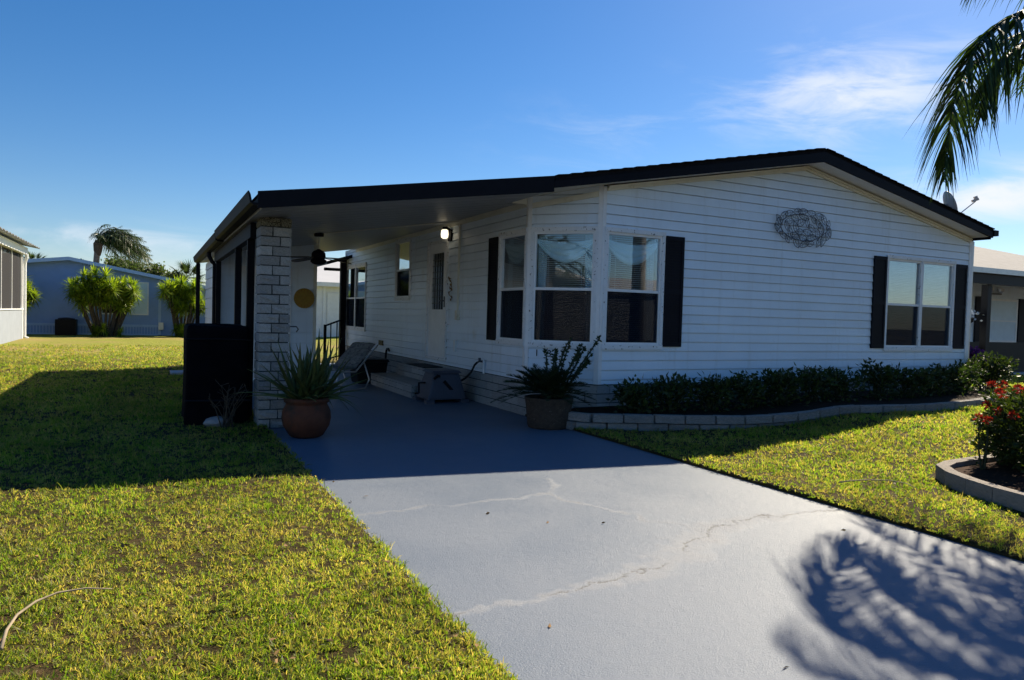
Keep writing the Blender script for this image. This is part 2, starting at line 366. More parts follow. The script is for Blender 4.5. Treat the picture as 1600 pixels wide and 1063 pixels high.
CRACKS = [([(-3.24, -4.665), (-3.01, -4.64), (-2.79, -4.65), (-2.58, -4.66), (-2.33, -4.61), (-2.05, -4.55), (-1.81, -4.46), (-1.56, -4.31), (-1.24, -4.14), (-.91, -4.08), (-.54, -4.06), (-.07, -4.09), (.01, -4.1)], .10, 1.0),
          ([(-1.5, -2.56), (-1.68, -2.94), (-1.7, -3.13), (-1.6, -3.48), (-1.48, -3.74), (-1.37, -3.94), (-1.29, -4.12)], .035, .5),
          ([(-1.68, -2.94), (-2.06, -3.03), (-2.45, -3.03), (-2.83, -3.04), (-3.24, -3.03)], .03, .35)]
def build_drive():
    xs = np.unique(np.concatenate([np.linspace(DX0, DX1, 262)]))
    ys = np.unique(np.concatenate([np.linspace(-14, -6.4, 20), np.linspace(-6.4, -2.3, 330), np.linspace(-2.3, 10.6, 60)]))
    X, Y = np.meshgrid(xs, ys); x, y = X.ravel(), Y.ravel()
    def vnoise(s, seed):
        r = np.random.default_rng(seed); g = r.random((400, 400)); a = (x*s+150) % 398; b = (y*s+200) % 398
        i, j = a.astype(int), b.astype(int); u, v = a-i, b-j; u = u*u*(3-2*u); v = v*v*(3-2*v)
        return (g[i, j]*(1-u)+g[i+1, j]*u)*(1-v)+(g[i, j+1]*(1-u)+g[i+1, j+1]*u)*v
    wx = (vnoise(6, 1)-.5)*.10+(vnoise(19, 2)-.5)*.05+(vnoise(55, 9)-.5)*.02; wy = (vnoise(6, 3)-.5)*.10+(vnoise(19, 4)-.5)*.05+(vnoise(55, 8)-.5)*.02
    px, py = x+wx, y+wy
    patch = np.zeros_like(x); crack = np.zeros_like(x)
    for pts, w, amt in CRACKS:
        D = np.full_like(x, 9.); 
        for a, b in zip(pts[:-1], pts[1:]):
            a, b = np.array(a), np.array(b); d = b-a; tt = np.clip(((px-a[0])*d[0]+(py-a[1])*d[1])/(d@d), 0, 1)
            D = np.minimum(D, np.hypot(px-a[0]-tt*d[0], py-a[1]-tt*d[1]))
        n = vnoise(9, 5)*.7+vnoise(31, 6)*.6
        wl = w*(.25+1.1*np.exp(-((x+1.5)/.75)**2))*(.5+n) if amt == 1 else w*(.4+n*.7)
        patch = np.maximum(patch, np.clip(1-D/wl, 0, 1)**.6*(.55+.45*n)*(1 if amt == 1 else .6))
        gate = np.clip((vnoise(4, 11)-.3)*4, 0, 1)
        crack = np.maximum(crack, np.clip(1-D/.009, 0, 1)*amt*gate*.8)
    z = -.006*crack + .0025*patch
    V = np.stack([x, y, z], 1); nx = len(xs); i = (np.arange(len(ys)-1)[:, None]*nx+np.arange(nx-1)[None, :]).ravel()
    F = np.stack([i, i+1, i+nx+1, i+nx], 1)
    m = bpy.data.materials.new('painted_concrete'); m.use_nodes = True; t = NT(m.node_tree); t.n.clear()
    tc = t.new('ShaderNodeTexCoord'); v = tc.outputs['Object']
    at = t.new('ShaderNodeAttribute', attribute_name='patch').outputs['Fac']; ac = t.new('ShaderNodeAttribute', attribute_name='crack').outputs['Fac']
    n1 = t.noise(v, .9, 5, .6); n2 = t.noise(v, 110, 4, .75); n3 = t.noise(v, 12, 5, .7)
    c = t.mix(t.ramp(n1, .3, .7), (.124, .156, .212, 1), (.148, .176, .226, 1))
    c = t.mix(t.ramp(n3, .60, .8, 0, .35), c, (.125, .135, .155, 1))
    c = t.mix(t.ramp(n2, .62, .75, 0, .4), c, (.27, .28, .30, 1))
    c = t.mix(t.ramp(n2, .25, .38, .35, 0), c, (.095, .10, .11, 1))
    c = t.mix(t.m('MULTIPLY', at, t.ramp(n2, .2, .6, .35, .9)), c, (.262, .272, .292, 1))
    c = t.mix(t.m('MULTIPLY', ac, .9), c, (.05, .048, .045, 1))
    b = t.new('ShaderNodeBsdfPrincipled', {'Base Color': c, 'Roughness': t.m('ADD', t.ramp(n1, .3, .7, .40, .52), t.m('MULTIPLY', at, .35)), 'Specular IOR Level': .28})
    h = t.m('ADD', t.m('MULTIPLY', n2, .6), t.m('MULTIPLY', n3, .6))
    bp = t.new('ShaderNodeBump', {'Strength': .9, 'Distance': .008, 'Height': h}); t.l.new(bp.outputs[0], b.inputs['Normal'])
    t.new('ShaderNodeOutputMaterial', {0: b.outputs[0]})
    o = mesh_obj('driveway', V, F, m, origin=(0, 0, 0), smooth=True)
    for nm, arr in (('patch', patch), ('crack', crack)):
        a = o.data.attributes.new(nm, 'FLOAT', 'POINT'); a.data.foreach_set('value', arr.astype(np.float32))
    setp(o, 'grey painted concrete driveway with patched cracks', kind='structure')
    # slab edge, so that the sheet has a side
    return o
build_drive()

# ------------------------------------------------------------------ the house
LAP = .1232; Z900 = .90
HOUSE = thing('mobile_home', (4.2, 5.2, 0), 'long white vinyl-sided home with black roof edge and dark shutters', 'house')
C45 = .676
class Frame:                                # a wall plane: origin, horizontal direction, outward normal
    def __init__(s, o, u, n): s.o, s.u, s.n = Vector(o), Vector(u).normalized(), Vector(n).normalized()
    def p(s, u, z, n=0.0): q = s.o + s.u*u + s.n*n; return Vector((q.x, q.y, s.o.z+z))
    def box(s, mb, u0, u1, z0, z1, n0, n1):
        b = [s.p(u0, z0, n1), s.p(u1, z0, n1), s.p(u1, z0, n0), s.p(u0, z0, n0)]; t_ = [s.p(u0, z1, n1), s.p(u1, z1, n1), s.p(u1, z1, n0), s.p(u0, z1, n0)]
        return mb.hexa(b, t_)
FRONT = Frame((0, 0, 0), (1, 0, 0), (0, -1, 0)); SIDE = Frame((0, 0, 0), (0, 1, 0), (-1, 0, 0))
CHAMF = Frame((0, C45, 0), (1, -1, 0), (-1, -1, 0)); CW = C45*math.sqrt(2)
RIGHT = Frame((8.4, 0, 0), (0, 1, 0), (1, 0, 0)); REAR = Frame((0, 10.35, 0), (1, 0, 0), (0, 1, 0))
def lay_siding(fr, z0, ztop, uL, uR, openings, parent, name='siding_plank', mat=None, lap=LAP, zref=Z900, kinks=()):
    mat = mat or M['siding']; k = math.floor((z0-zref)/lap)
    while zref+k*lap < ztop-.004:
        a0, a1 = zref+k*lap, zref+(k+1)*lap; za, zb = max(a0, z0), min(a1, ztop); k += 1
        if zb-za < .004: continue
        cuts = sorted({za, zb} | {c for o in openings for c in (o[2], o[3]) if za+.004 < c < zb-.004} | {c for c in kinks if za+.004 < c < zb-.004})
        groups = []
        for s0, s1 in zip(cuts[:-1], cuts[1:]):
            zm = (s0+s1)/2; L0, L1, R0, R1 = uL(s0), uL(s1), uR(s0), uR(s1)
            segs = [(L0, R0, L1, R1)]
            for o in openings:
                if o[2] < zm < o[3]:
                    nx = []
                    for (b0, b1, t0, t1) in segs:
                        if o[1] <= min(b0, t0) or o[0] >= max(b1, t1): nx.append((b0, b1, t0, t1)); continue
                        if o[0] > max(b0, t0)+.01: nx.append((b0, o[0], t0, o[0]))
                        if o[1] < min(b1, t1)-.01: nx.append((o[1], b1, o[1], t1))
                    segs = nx
            groups.append((s0, s1, [g for g in segs if g[1]-g[0] > .015 or g[3]-g[2] > .015]))
        notched = len(groups) > 1
        prof = lambda z: .019-.013*(z-a0)/lap
        mbs = [MB()] if notched else None
        for s0, s1, segs in groups:
            for (b0, b1, t0, t1) in segs:
                b1 = max(b1, b0+.003); t1 = max(t1, t0+.003)
                mb = mbs[0] if notched else MB()
                bt = [fr.p(b0, s0, prof(s0)), fr.p(b1, s0, prof(s0)), fr.p(b1, s0, -.024), fr.p(b0, s0, -.024)]
                tp = [fr.p(t0, s1, prof(s1)), fr.p(t1, s1, prof(s1)), fr.p(t1, s1, -.024), fr.p(t0, s1, -.024)]
                last = s1 >= a1-.001 and s1-s0 > .02
                if last:
                    zc_ = s1-.0125; f = (zc_-s0)/(s1-s0); lerp = lambda p, q: p+(q-p)*f
                    mb.hexa(bt, [lerp(p, q) for p, q in zip(bt, tp)])
                    h0 = lerp(b0, t0); h1 = lerp(b1, t1)
                    mb.hexa([fr.p(h0, zc_, -.018), fr.p(h1, zc_, -.018), fr.p(h1, zc_, -.024), fr.p(h0, zc_, -.024)], [fr.p(t0, s1, -.018), fr.p(t1, s1, -.018), fr.p(t1, s1, -.024), fr.p(t0, s1, -.024)])
                else: mb.hexa(bt, tp)
                if not notched: mb.build(name, mat, parent)
        if notched and mbs[0].v: mbs[0].build(name, mat, parent)

ZB = .47
W1 = (.735, 1.625, .965, 2.415); W2 = (6.175, 7.915, .965, 2.415); WB = (.715, 1.475, .965, 2.415)
DOOR = (3.43, 4.345, .55, 2.53); WM = (5.34, 6.19, 1.60, 2.71); WR = (8.42, 10.24, .92, 2.40)
WC = (.07, CW-.07, .965, 2.415)
gx = lambda z: C45 if z <= 2.96 else C45+(z-2.96)/.189
gr = lambda z: 8.4 if z <= 2.86 else 8.4-(z-2.86)/.184
lay_siding(FRONT, ZB, 3.622, gx, gr, [W1, W2], HOUSE, kinks=(2.96, 2.86))
lay_siding(SIDE, ZB, 2.825, lambda z: C45, lambda z: 10.35, [WB, DOOR, WM, WR], HOUSE)
lay_siding(CHAMF, ZB, 2.972, lambda z: 0 if z < 2.845 else (z-2.845)/.128*CW, lambda z: CW, [WC], HOUSE, kinks=(2.845,))
lay_siding(RIGHT, ZB, 2.96, lambda z: 0, lambda z: 10.35, [], HOUSE, lap=LAP*2)
lay_siding(REAR, ZB, 3.6, lambda z: 0 if z < 2.83 else (z-2.83)/.189, gr, [], HOUSE, lap=LAP*2, kinks=(2.83, 2.86))

# inner floor and ceiling close the rooms behind the glass
for nm, z0, z1, m_ in (('room_floor', .42, .45, 'soil'), ('room_ceiling', 2.78, 2.80, 'ceiling')):
    P = [(.03, .71), (.71, .03), (8.36, .03), (8.36, 10.3), (.03, 10.3)]; n = len(P)
    MB().poly([(x, y, z0) for x, y in P]+[(x, y, z1) for x, y in P], [tuple(range(n))[::-1], tuple(range(n, 2*n))]+[(i, (i+1) % n, (i+1) % n+n, i+n) for i in range(n)]).build(nm, M[m_], HOUSE)
box('room_wall', 4.0, 4.06, .1, 10.2, .451, 2.779, M['ceiling'], HOUSE); box('room_wall', .1, 3.99, 4.6, 4.66, .451, 2.779, M['ceiling'], HOUSE)
box('room_wall', 4.07, 8.3, 3.4, 3.46, .451, 2.779, M['ceiling'], HOUSE)
# corner trims
def post_trim(fr, u0, u1, z0, z1, n=.024, mat=None):
    mb = MB(); fr.box(mb, u0, u1, z0, z1, -.01, n); return mb.build('corner_trim', mat or M['white'], HOUSE)
post_trim(FRONT, C45-.012, C45+.042, ZB, 2.95, .026); post_trim(CHAMF, CW-.048, CW+.004, ZB, 2.968, .028)
post_trim(SIDE, C45-.006, C45+.036, ZB, 2.845, .026); post_trim(CHAMF, -.004, .042, ZB, 2.845, .028)
box('soffit_edge', -.235, .012, .702, .725, 2.755, 2.86, M['cream'], HOUSE)
post_trim(FRONT, 8.335, 8.402, ZB, 2.855, .026); post_trim(RIGHT, -.027, .05, ZB, 2.85, .026)
post_trim(SIDE, 10.29, 10.352, ZB, 2.82, .026)

# rake trim under the soffit and eave trim on the side
def rake(u0, z0, u1, z1, h=.065):
    mb = MB(); b = [FRONT.p(u0, z0-h, .045), FRONT.p(u1, z1-h, .045), FRONT.p(u1, z1-h, 0), FRONT.p(u0, z0-h, 0)]
    t_ = [FRONT.p(u0, z0, .045), FRONT.p(u1, z1, .045), FRONT.p(u1, z1, 0), FRONT.p(u0, z0, 0)]
    mb.hexa(b, t_); mb.build('rake_trim', M['cream'], HOUSE)
    mb = MB(); mb.hexa([p+Vector((0, -.022, .034)) for p in b], [p+Vector((0, -.022, -.004)) for p in t_]); mb.build('rake_trim', M['cream'], HOUSE)
rake(C45+.045, 2.968, 4.219, 3.632); rake(4.221, 3.632, 8.33, 2.872)
mb = MB(); SIDE.box(mb, C45+.04, 9.3, 2.725, 2.805, 0, .035); mb.build('eave_trim', M['cream'], HOUSE)
mb = MB(); mb.hexa([CHAMF.p(.045, 2.70, .04), CHAMF.p(CW-.05, 2.83, .04), CHAMF.p(CW-.05, 2.83, 0), CHAMF.p(.045, 2.70, 0)], [CHAMF.p(.045, 2.765, .04), CHAMF.p(CW-.05, 2.895, .04), CHAMF.p(CW-.05, 2.895, 0), CHAMF.p(.045, 2.765, 0)]); mb.build('eave_trim', M['cream'], HOUSE)

# soffit, roof slabs, fascia
zs = lambda x: 2.975+.189*(x-C45) if x < 4.22 else 3.645-.184*(x-4.22)
def slab(x0, x1, y0, y1, f0, th, name, mat, parent):
    mb = MB(); mb.hexa([(x0, y0, f0(x0)), (x1, y0, f0(x1)), (x1, y1, f0(x1)), (x0, y1, f0(x0))], [(x0, y0, f0(x0)+th), (x1, y0, f0(x1)+th), (x1, y1, f0(x1)+th), (x0, y1, f0(x0)+th)])
    return mb.build(name, mat, parent)
slab(-.24, C45+.03, -.33, .70, zs, .02, 'soffit', M['cream'], HOUSE)
slab(C45+.031, 4.22, -.33, .03, zs, .02, 'soffit', M['white'], HOUSE); slab(4.2205, 8.36, -.33, .03, zs, .02, 'soffit', M['white'], HOUSE)
zt = lambda x: 2.935+.2025*(x+.2) if x < 4.22 else 3.83-.1946*(x-4.22)
slab(-.22, 4.22, -.345, 10.6, lambda x: zt(x)-.05, .05, 'roof', M['shingle'], HOUSE); slab(4.2205, 8.44, -.345, 10.6, lambda x: zt(x)-.05, .05, 'roof', M['shingle'], HOUSE)
# shingle courses read along the rake edge: short lapped pieces
for (xa, xb, sg) in ((-.2, 4.2, 1), (4.24, 8.42, -1)):
    n = 24
    for i in range(n):
        u0 = xa+(xb-xa)*i/n; u1 = xa+(xb-xa)*(i+1)/n
        e0, e1 = (.012, .002) if sg > 0 else (.002, .012)
        mb = MB(); mb.hexa([(u0, -.375, zt(u0)-.006), (u1, -.375, zt(u1)-.006), (u1, .4, zt(u1)+.001), (u0, .4, zt(u0)+.001)], [(u0, -.375, zt(u0)+e0), (u1, -.375, zt(u1)+e1), (u1, .4, zt(u1)+e1+.002), (u0, .4, zt(u0)+e0+.002)])
        mb.build('shingle_strip', M['shingle'], HOUSE)
def fascia(x0, x1, zb, ztf, y0, y1, parent, mat=None):
    mb = MB(); mb.hexa([(x0, y0, zb(x0)), (x1, y0, zb(x1)), (x1, y1, zb(x1)), (x0, y1, zb(x0))], [(x0, y0, ztf(x0)), (x1, y0, ztf(x1)), (x1, y1, ztf(x1)), (x0, y1, ztf(x0))])
    return mb.build('fascia', mat or M['black'], parent)
fascia(-.24, 4.2195, lambda x: zs(x)-.012, lambda x: zt(x)-.055, -.365, -.335, HOUSE); fascia(4.2205, 8.40, lambda x: zs(x)-.012, lambda x: zt(x)-.055, -.365, -.335, HOUSE)
box('fascia', 8.37, 8.40, -.33, 10.5, 2.84, 2.97, M['black'], HOUSE)
box('gutter', 8.401, 8.53, -.38, 10.5, 2.90, 2.995, M['black'], HOUSE)
slab(8.0, 8.37, .035, 10.5, lambda x: 2.86, .01, 'soffit', M['white'], HOUSE)
MB().tube([(8.49, .05, 2.9), (8.47, .08, 2.75), (8.47, .1, .3)], .035, 8).build('downspout', M['dark'], HOUSE)
MB().box(8.43, 8.47, -.02, .03, .3, 2.83).build('downspout', M['alu'], HOUSE)

# skirting blocks, 5 courses
SKB = rough_block_meshes('skirting_block', M['skirt'], 4, .012)
def block_run(fr, u0, u1, courses, h, L, depth, meshes, name, parent, n_off=-.03, z0=0.0, gap=.009):
    for c in range(courses):
        u = u0-(L/2 if c % 2 else 0)
        while u < u1-.02:
            a, b = max(u, u0), min(u+L, u1); u += L
            if b-a < .03: continue
            ctr = fr.p((a+b)/2, z0+c*h+gap/2, n_off-depth/2+random.uniform(-.002, .002))
            put_mesh(name, random.choice(meshes), ctr, parent, (0, 0, math.atan2(fr.u.y, fr.u.x)+random.choice((0, math.pi))), (b-a-gap, depth, h-gap))
block_run(SIDE, C45, 10.3, 4, .115, .40, .06, SKB, 'skirting_block', HOUSE, -.004)
block_run(CHAMF, .0, CW, 4, .115, .40, .06, SKB, 'skirting_block', HOUSE, -.004)
block_run(FRONT, C45, 8.38, 4, .115, .40, .06, SKB, 'skirting_block', HOUSE, -.004)
mb = MB()
SIDE.box(mb, C45, 10.3, -.03, ZB, -.09, -.012); FRONT.box(mb, C45, 8.38, -.03, ZB, -.09, -.012); CHAMF.box(mb, 0, CW, -.03, ZB, -.09, -.012); RIGHT.box(mb, 0, 10.3, 0, ZB, -.09, 0); REAR.box(mb, 0, 8.38, 0, ZB, -.09, 0)
mb.build('skirting_mortar', M['mortar'], HOUSE)

# windows
def window(fr, u0, u1, z0, z1, parent, lites=1, curtain=False, blind=True, lowblind=True, fw_=.055, trimL=0, trimR=0, screen=True):
    mb = MB(); N = .034
    fr.box(mb, u0-.035, u1+.035, z0-.05, z0+.012, -.03, N+.006); fr.box(mb, u0-.035, u1+.035, z1-.012, z1+.04, -.03, N+.006)
    fr.box(mb, u0-.035, u0+.014, z0+.012, z1-.012, -.03, N); fr.box(mb, u1-.014, u1+.035, z0+.012, z1-.012, -.03, N)
    w = mb.build('window', M['frame'], parent)
    span = (u1-u0-.028)/lites
    for i in range(lites):
        a = u0+.014+i*span; b = a+span; m_ = z0+(z1-z0)*.485
        mb = MB()                                   # inner sash frame
        s_ = .026
        fr.box(mb, a, a+s_, z0+.012, z1-.012, -.03, .018); fr.box(mb, b-s_, b, z0+.012, z1-.012, -.03, .018)
        fr.box(mb, a+s_, b-s_, z1-.045, z1-.012, -.03, .016); fr.box(mb, a+s_, b-s_, z0+.012, z0+.04, -.03, .016)
        mb.build('sash', M['white'], w)
        if lites > 1 and i < lites-1:
            mb = MB(); fr.box(mb, b-.038, b+.038, z0+.013, z1-.013, -.02, .030); mb.build('mullion', M['frame'], w)
        mb = MB(); fr.box(mb, a+s_, b-s_, m_-.018, m_+.018, -.03, .020); mb.build('meeting_rail', M['white'], w)
        mb = MB(); fr.box(mb, a+s_, b-s_, m_+.018, z1-.045, -.008, -.004); mb.build('pane', GLASS, w)
        mb = MB(); fr.box(mb, a+s_, b-s_, z0+.04, m_-.018, -.022, -.018); mb.build('pane', GLASS, w)
        if screen: mb = MB(); mb.poly([fr.p(a+s_, z0+.04, .004), fr.p(b-s_, z0+.04, .004), fr.p(b-s_, m_-.018, .004), fr.p(a+s_, m_-.018, .004)], [(0, 1, 2, 3)]); mb.build('insect_screen', SCREEN if screen is True else screen, w)
        if blind:
            mb = MB(); z = z0+.06
            while z < z1-.05:
                mb.poly([fr.p(a+s_+.01, z+.006, -.062), fr.p(b-s_-.01, z+.006, -.062), fr.p(b-s_-.01, z-.004, -.083), fr.p(a+s_+.01, z-.004, -.083)], [(0, 1, 2, 3)]); z += .0262
            for q in (.22, .78): fr.box(mb, a+(b-a)*q-.002, a+(b-a)*q+.002, z0+.05, z1-.05, -.062, -.06)
            mb.build('blind', M['blind'], w, kind='stuff')
        if curtain:
            U, K = 40, 16; V = []; F = []; ua, ub = a+s_-.005, b-s_+.005; top = z1-.05
            for k in range(K+1):
                for i2 in range(U+1):
                    s = i2/U; sag = 1-(2*s-1)**2; f = k/K
                    zz = top - (.05+.05*f) - sag*(.035+.235*f) - .012*math.sin(f*22+s*3)*sag
                    V.append(fr.p(ua+(ub-ua)*s, zz, -.045-.012*math.sin(f*20+s*2)))
            for k in range(K):
                for i2 in range(U): q = k*(U+1)+i2; F.append((q, q+1, q+U+2, q+U+1))
            mesh_obj('curtain', V, F, M['curtain'], w, smooth=True)
            for side in (0, 1):                       # side drapes
                V = []; F = []
                for k in range(13):
                    for i2 in range(15):
                        s = i2/14; wdt = .13*(1-.25*(k/12)); uu = (ua+wdt*s) if side == 0 else (ub-wdt*s)
                        V.append(fr.p(uu, top-(k/12)*(z1-z0-.11), -.10-.014*math.sin(s*19+k*.1)))
                for k in range(12):
                    for i2 in range(14): q = k*15+i2; F.append((q, q+1, q+16, q+15))
                mesh_obj('curtain', V, F, M['curtain'], w, smooth=True)
    return w
window(FRONT, *W1, HOUSE, 1, curtain=True); window(CHAMF, *WC, HOUSE, 1, curtain=True); window(SIDE, *WB, HOUSE, 1, curtain=True)
window(FRONT, *W2, HOUSE, 2, blind=True, screen=THIN_SCREEN); window(SIDE, *WM, HOUSE, 1); window(SIDE, *WR, HOUSE, 2, blind=False)
# shutters: louvred boards
def shutter(fr, u0, u1, z0, z1):
    mb = MB(); fr.box(mb, u0, u1, z0, z1, .005, .028); s = mb.build('shutter', M['shutter'], HOUSE)
    mb = MB(); fr.box(mb, u0, u0+.04, z0, z1, .028, .042); fr.box(mb, u1-.04, u1, z0, z1, .028, .042)
    for z in (z0, (z0+z1)/2-.03, z1-.06): fr.box(mb, u0+.04, u1-.04, z, z+.06, .028, .041)
    mb.build('stile', M['shutter'], s)
    mb = MB(); z = z0+.07
    while z < z1-.08: fr.box(mb, u0+.041, u1-.041, z, z+.022, .028, .036); z += .036
    mb.build('louvre', M['shutter'], s, kind='stuff')
shutter(FRONT, 1.668, 1.975, .955, 2.415); shutter(FRONT, 5.83, 6.135, .955, 2.42); shutter(FRONT, 7.955, 8.275, .955, 2.41); shutter(SIDE, 1.52, 1.82, .955, 2.41)

# entry door
mb = MB(); u0, u1, z0, z1 = DOOR
SIDE.box(mb, u0-.02, u0+.03, z0-.02, z1+.02, -.03, .04); SIDE.box(mb, u1-.03, u1+.02, z0-.02, z1+.02, -.03, .04); SIDE.box(mb, u0+.03, u1-.03, z1-.03, z1+.02, -.03, .038); SIDE.box(mb, u0+.03, u1-.03, z0-.02, z0+.02, -.03, .05)
mb.build('door_frame', M['frame'], HOUSE)
mb = MB(); g0, g1, gz0, gz1 = 3.62, 4.18, 1.385, 2.34
SIDE.box(mb, u0+.031, g0, z0+.021, z1-.031, -.02, .015); SIDE.box(mb, g1, u1-.031, z0+.021, z1-.031, -.02, .015); SIDE.box(mb, g0, g1, z0+.021, gz0, -.02, .015); SIDE.box(mb, g0, g1, gz1, z1-.031, -.02, .015)
door = mb.build('door', M['white'], HOUSE); door['label'] = 'white entry door with a tall dark lattice glass'
mb = MB(); SIDE.box(mb, g0, g1, gz0, gz1, -.012, -.006); mb.build('door_glass', GLASS_DK, door)
mb = MB()
for k in range(1, 5): SIDE.box(mb, g0+(g1-g0)*k/5-.006, g0+(g1-g0)*k/5+.006, gz0, gz1, -.005, .004)
for k in range(1, 9): SIDE.box(mb, g0, g1, gz0+(gz1-gz0)*k/9-.005, gz0+(gz1-gz0)*k/9+.005, -.005, .003)
mb.build('lattice', M['lattice'], door)
mb = MB(); mb.tube([SIDE.p(3.56, 1.53, .01), SIDE.p(3.56, 1.53, .06), SIDE.p(3.66, 1.53, .065)], .012, 8); SIDE.box(mb, 3.535, 3.585, 1.42, 1.60, .012, .022); mb.build('handle', M['wire'], door)
# fittings on the side wall
mb = MB(); SIDE.box(mb, 3.27, 3.39, 2.50, 2.68, .0, .05); mb.tube([SIDE.p(3.33, 2.66, .03), SIDE.p(3.33, 2.70, .10), SIDE.p(3.33, 2.69, .16)], .03, 8); lamp = mb.build('porch_lamp', M['black'], HOUSE)
mb = MB(); c = SIDE.p(3.33, 0, .13); mb.lathe([(.03, 2.53), (.055, 2.55), (.062, 2.60), (.055, 2.66), (.04, 2.675)], (c.x, c.y), 16); mb.build('lamp_glass', LAMP, lamp, smooth=True)
mb = MB(); SIDE.box(mb, 2.925, 2.955, 1.36, 2.72, .012, .042); mb.build('conduit', M['cream'], HOUSE)
mb = MB(); SIDE.box(mb, 2.89, 2.99, 1.22, 1.37, .01, .06); mb.build('outlet_box', M['cream'], HOUSE)
mb = MB(); SIDE.box(mb, 2.98, 3.04, .72, .90, .01, .05); mb.build('outlet_box', M['white'], HOUSE)
mb = MB(); SIDE.box(mb, 3.40, 3.44, 1.64, 1.80, .04, .07); mb.build('doorbell', M['white'], HOUSE)
mb = MB(); SIDE.box(mb, 6.98, 7.28, .62, .72, .01, .03); mb.build('wall_vent', M['dark'], HOUSE)
mb = MB(); mb.tube([SIDE.p(1.88, .46, .04), SIDE.p(1.88, .66, .04)], .018, 8); mb.build('standpipe', M['white'], HOUSE)
mb = MB(); mb.tube([SIDE.p(1.9, .63, .04), SIDE.p(1.98, .63, .07), SIDE.p(2.02, .61, .08)], .014, 8); mb.tube([SIDE.p(1.97, .63, .07), SIDE.p(1.97, .68, .07)], .02, 8); mb.build('faucet', M['wire'], HOUSE)
ORN = thing('wall_ornament', (-.03, 3.24, 1.72), 'small rusty wire vine hanging right of the entry door', 'ornament')
for dz, sg in ((.08, 1), (-.10, -1)):
    P = [SIDE.p(3.25+.05*math.sin(t*3)*sg, 1.72+dz+.09*math.cos(t*1.2)*sg, .035+.01*math.sin(t*5)) for t in [i*.22 for i in range(12)]]
    v_ = MB().tube(P, .006, 5).build('vine', M['leafbrown'], ORN)
    for q in P[1::3]: MB().obox(q+Vector((-.006, .02*sg, .01)), (.002, 0, 0), (0, .022, .012), (0, -.007, .014)).build('leaf', M['leafbrown'], ORN)
# house number on the corner panel
def digits(txt, fr, u, z, size, step):
    for i, ch in enumerate(txt):
        cu = bpy.data.curves.new('digit', 'FONT'); cu.body = ch; cu.size = size; cu.extrude = .003; cu.align_x = 'CENTER'
        to = bpy.data.objects.new('digit', cu); COL.objects.link(to); dg = bpy.context.evaluated_depsgraph_get()
        me = bpy.data.meshes.new_from_object(to.evaluated_get(dg)); bpy.data.objects.remove(to)
        me.materials.append(M['black']); o = bpy.data.objects.new('house_number', me); place(o, fr.p(u+i*step, z, .02), HOUSE)
        o.rotation_euler = (R(90), 0, math.atan2(fr.u.y, fr.u.x))
digits('133', CHAMF, .155, .795, .125, .168)

# ------------------------------------------------------------------ carport with stone column
CP = thing('carport', (-1.7, 3, 0), 'flat white-ceiled carport with black posts and a white stone column', 'carport')
zc = lambda x: 2.800+.156*x
zk = lambda x: 2.97+.161*x
y = -.33
while y < 9.25:
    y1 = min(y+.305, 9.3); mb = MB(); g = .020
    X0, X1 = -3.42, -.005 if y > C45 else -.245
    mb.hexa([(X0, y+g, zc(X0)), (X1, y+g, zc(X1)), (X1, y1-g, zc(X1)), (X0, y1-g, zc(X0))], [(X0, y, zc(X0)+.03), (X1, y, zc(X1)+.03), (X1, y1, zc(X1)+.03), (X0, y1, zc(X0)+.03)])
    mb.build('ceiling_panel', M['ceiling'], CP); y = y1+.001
slab(-3.45, -.225, -.34, 9.35, lambda x: zk(x)-.04, .04, 'roof', M['shingle'], CP)
mb = MB(); mb.hexa([(-3.47, -.365, 2.255), (-.245, -.365, zc(-.245)-.018), (-.245, -.335, zc(-.245)-.018), (-3.47, -.335, 2.255)], [(-3.47, -.365, 2.415), (-.245, -.365, zk(-.245)-.02), (-.245, -.335, zk(-.245)-.02), (-3.47, -.335, 2.415)]); mb.build('fascia', M['black'], CP)
# gutter in two lengths, the rear one a little lower
def gutter(y0, y1, z0, z1):
    mb = MB(); P = [(-3.43, z0), (-3.43, z1), (-3.45, z1), (-3.45, z0+.02), (-3.52, z0+.02), (-3.535, z1-.03), (-3.55, z1), (-3.56, z1), (-3.54, z0+.02), (-3.51, z0)]
    n = len(P); mb.poly([(x, y0, z) for x, z in P]+[(x, y1, z) for x, z in P], [tuple(range(n)), tuple(range(n, 2*n))[::-1]]+[(i, i+n, (i+1) % n+n, (i+1) % n) for i in range(n)])
    return mb.build('gutter', M['black'], CP)
gutter(-.36, 3.62, 2.285, 2.41); gutter(3.63, 9.3, 2.265, 2.385)
box('beam', -3.38, -3.30, .95, 6.0, 2.10, 2.262, M['black'], CP)
for yy in (1.30, 2.62, 5.72): box('post', -3.37, -3.29, yy-.04, yy+.04, 0, 2.10, M['black'], CP)
box('post', -3.50, -3.42, 9.2, 9.28, 0, 2.26, M['black'], CP)
MB().tube([(-3.47, 5.9, 2.3), (-3.47, 5.9, 2.2), (-3.42, 5.87, 2.1), (-3.38, 5.85, 2.05), (-3.38, 5.85, .1)], .035, 8).build('downspout', M['black'], CP)
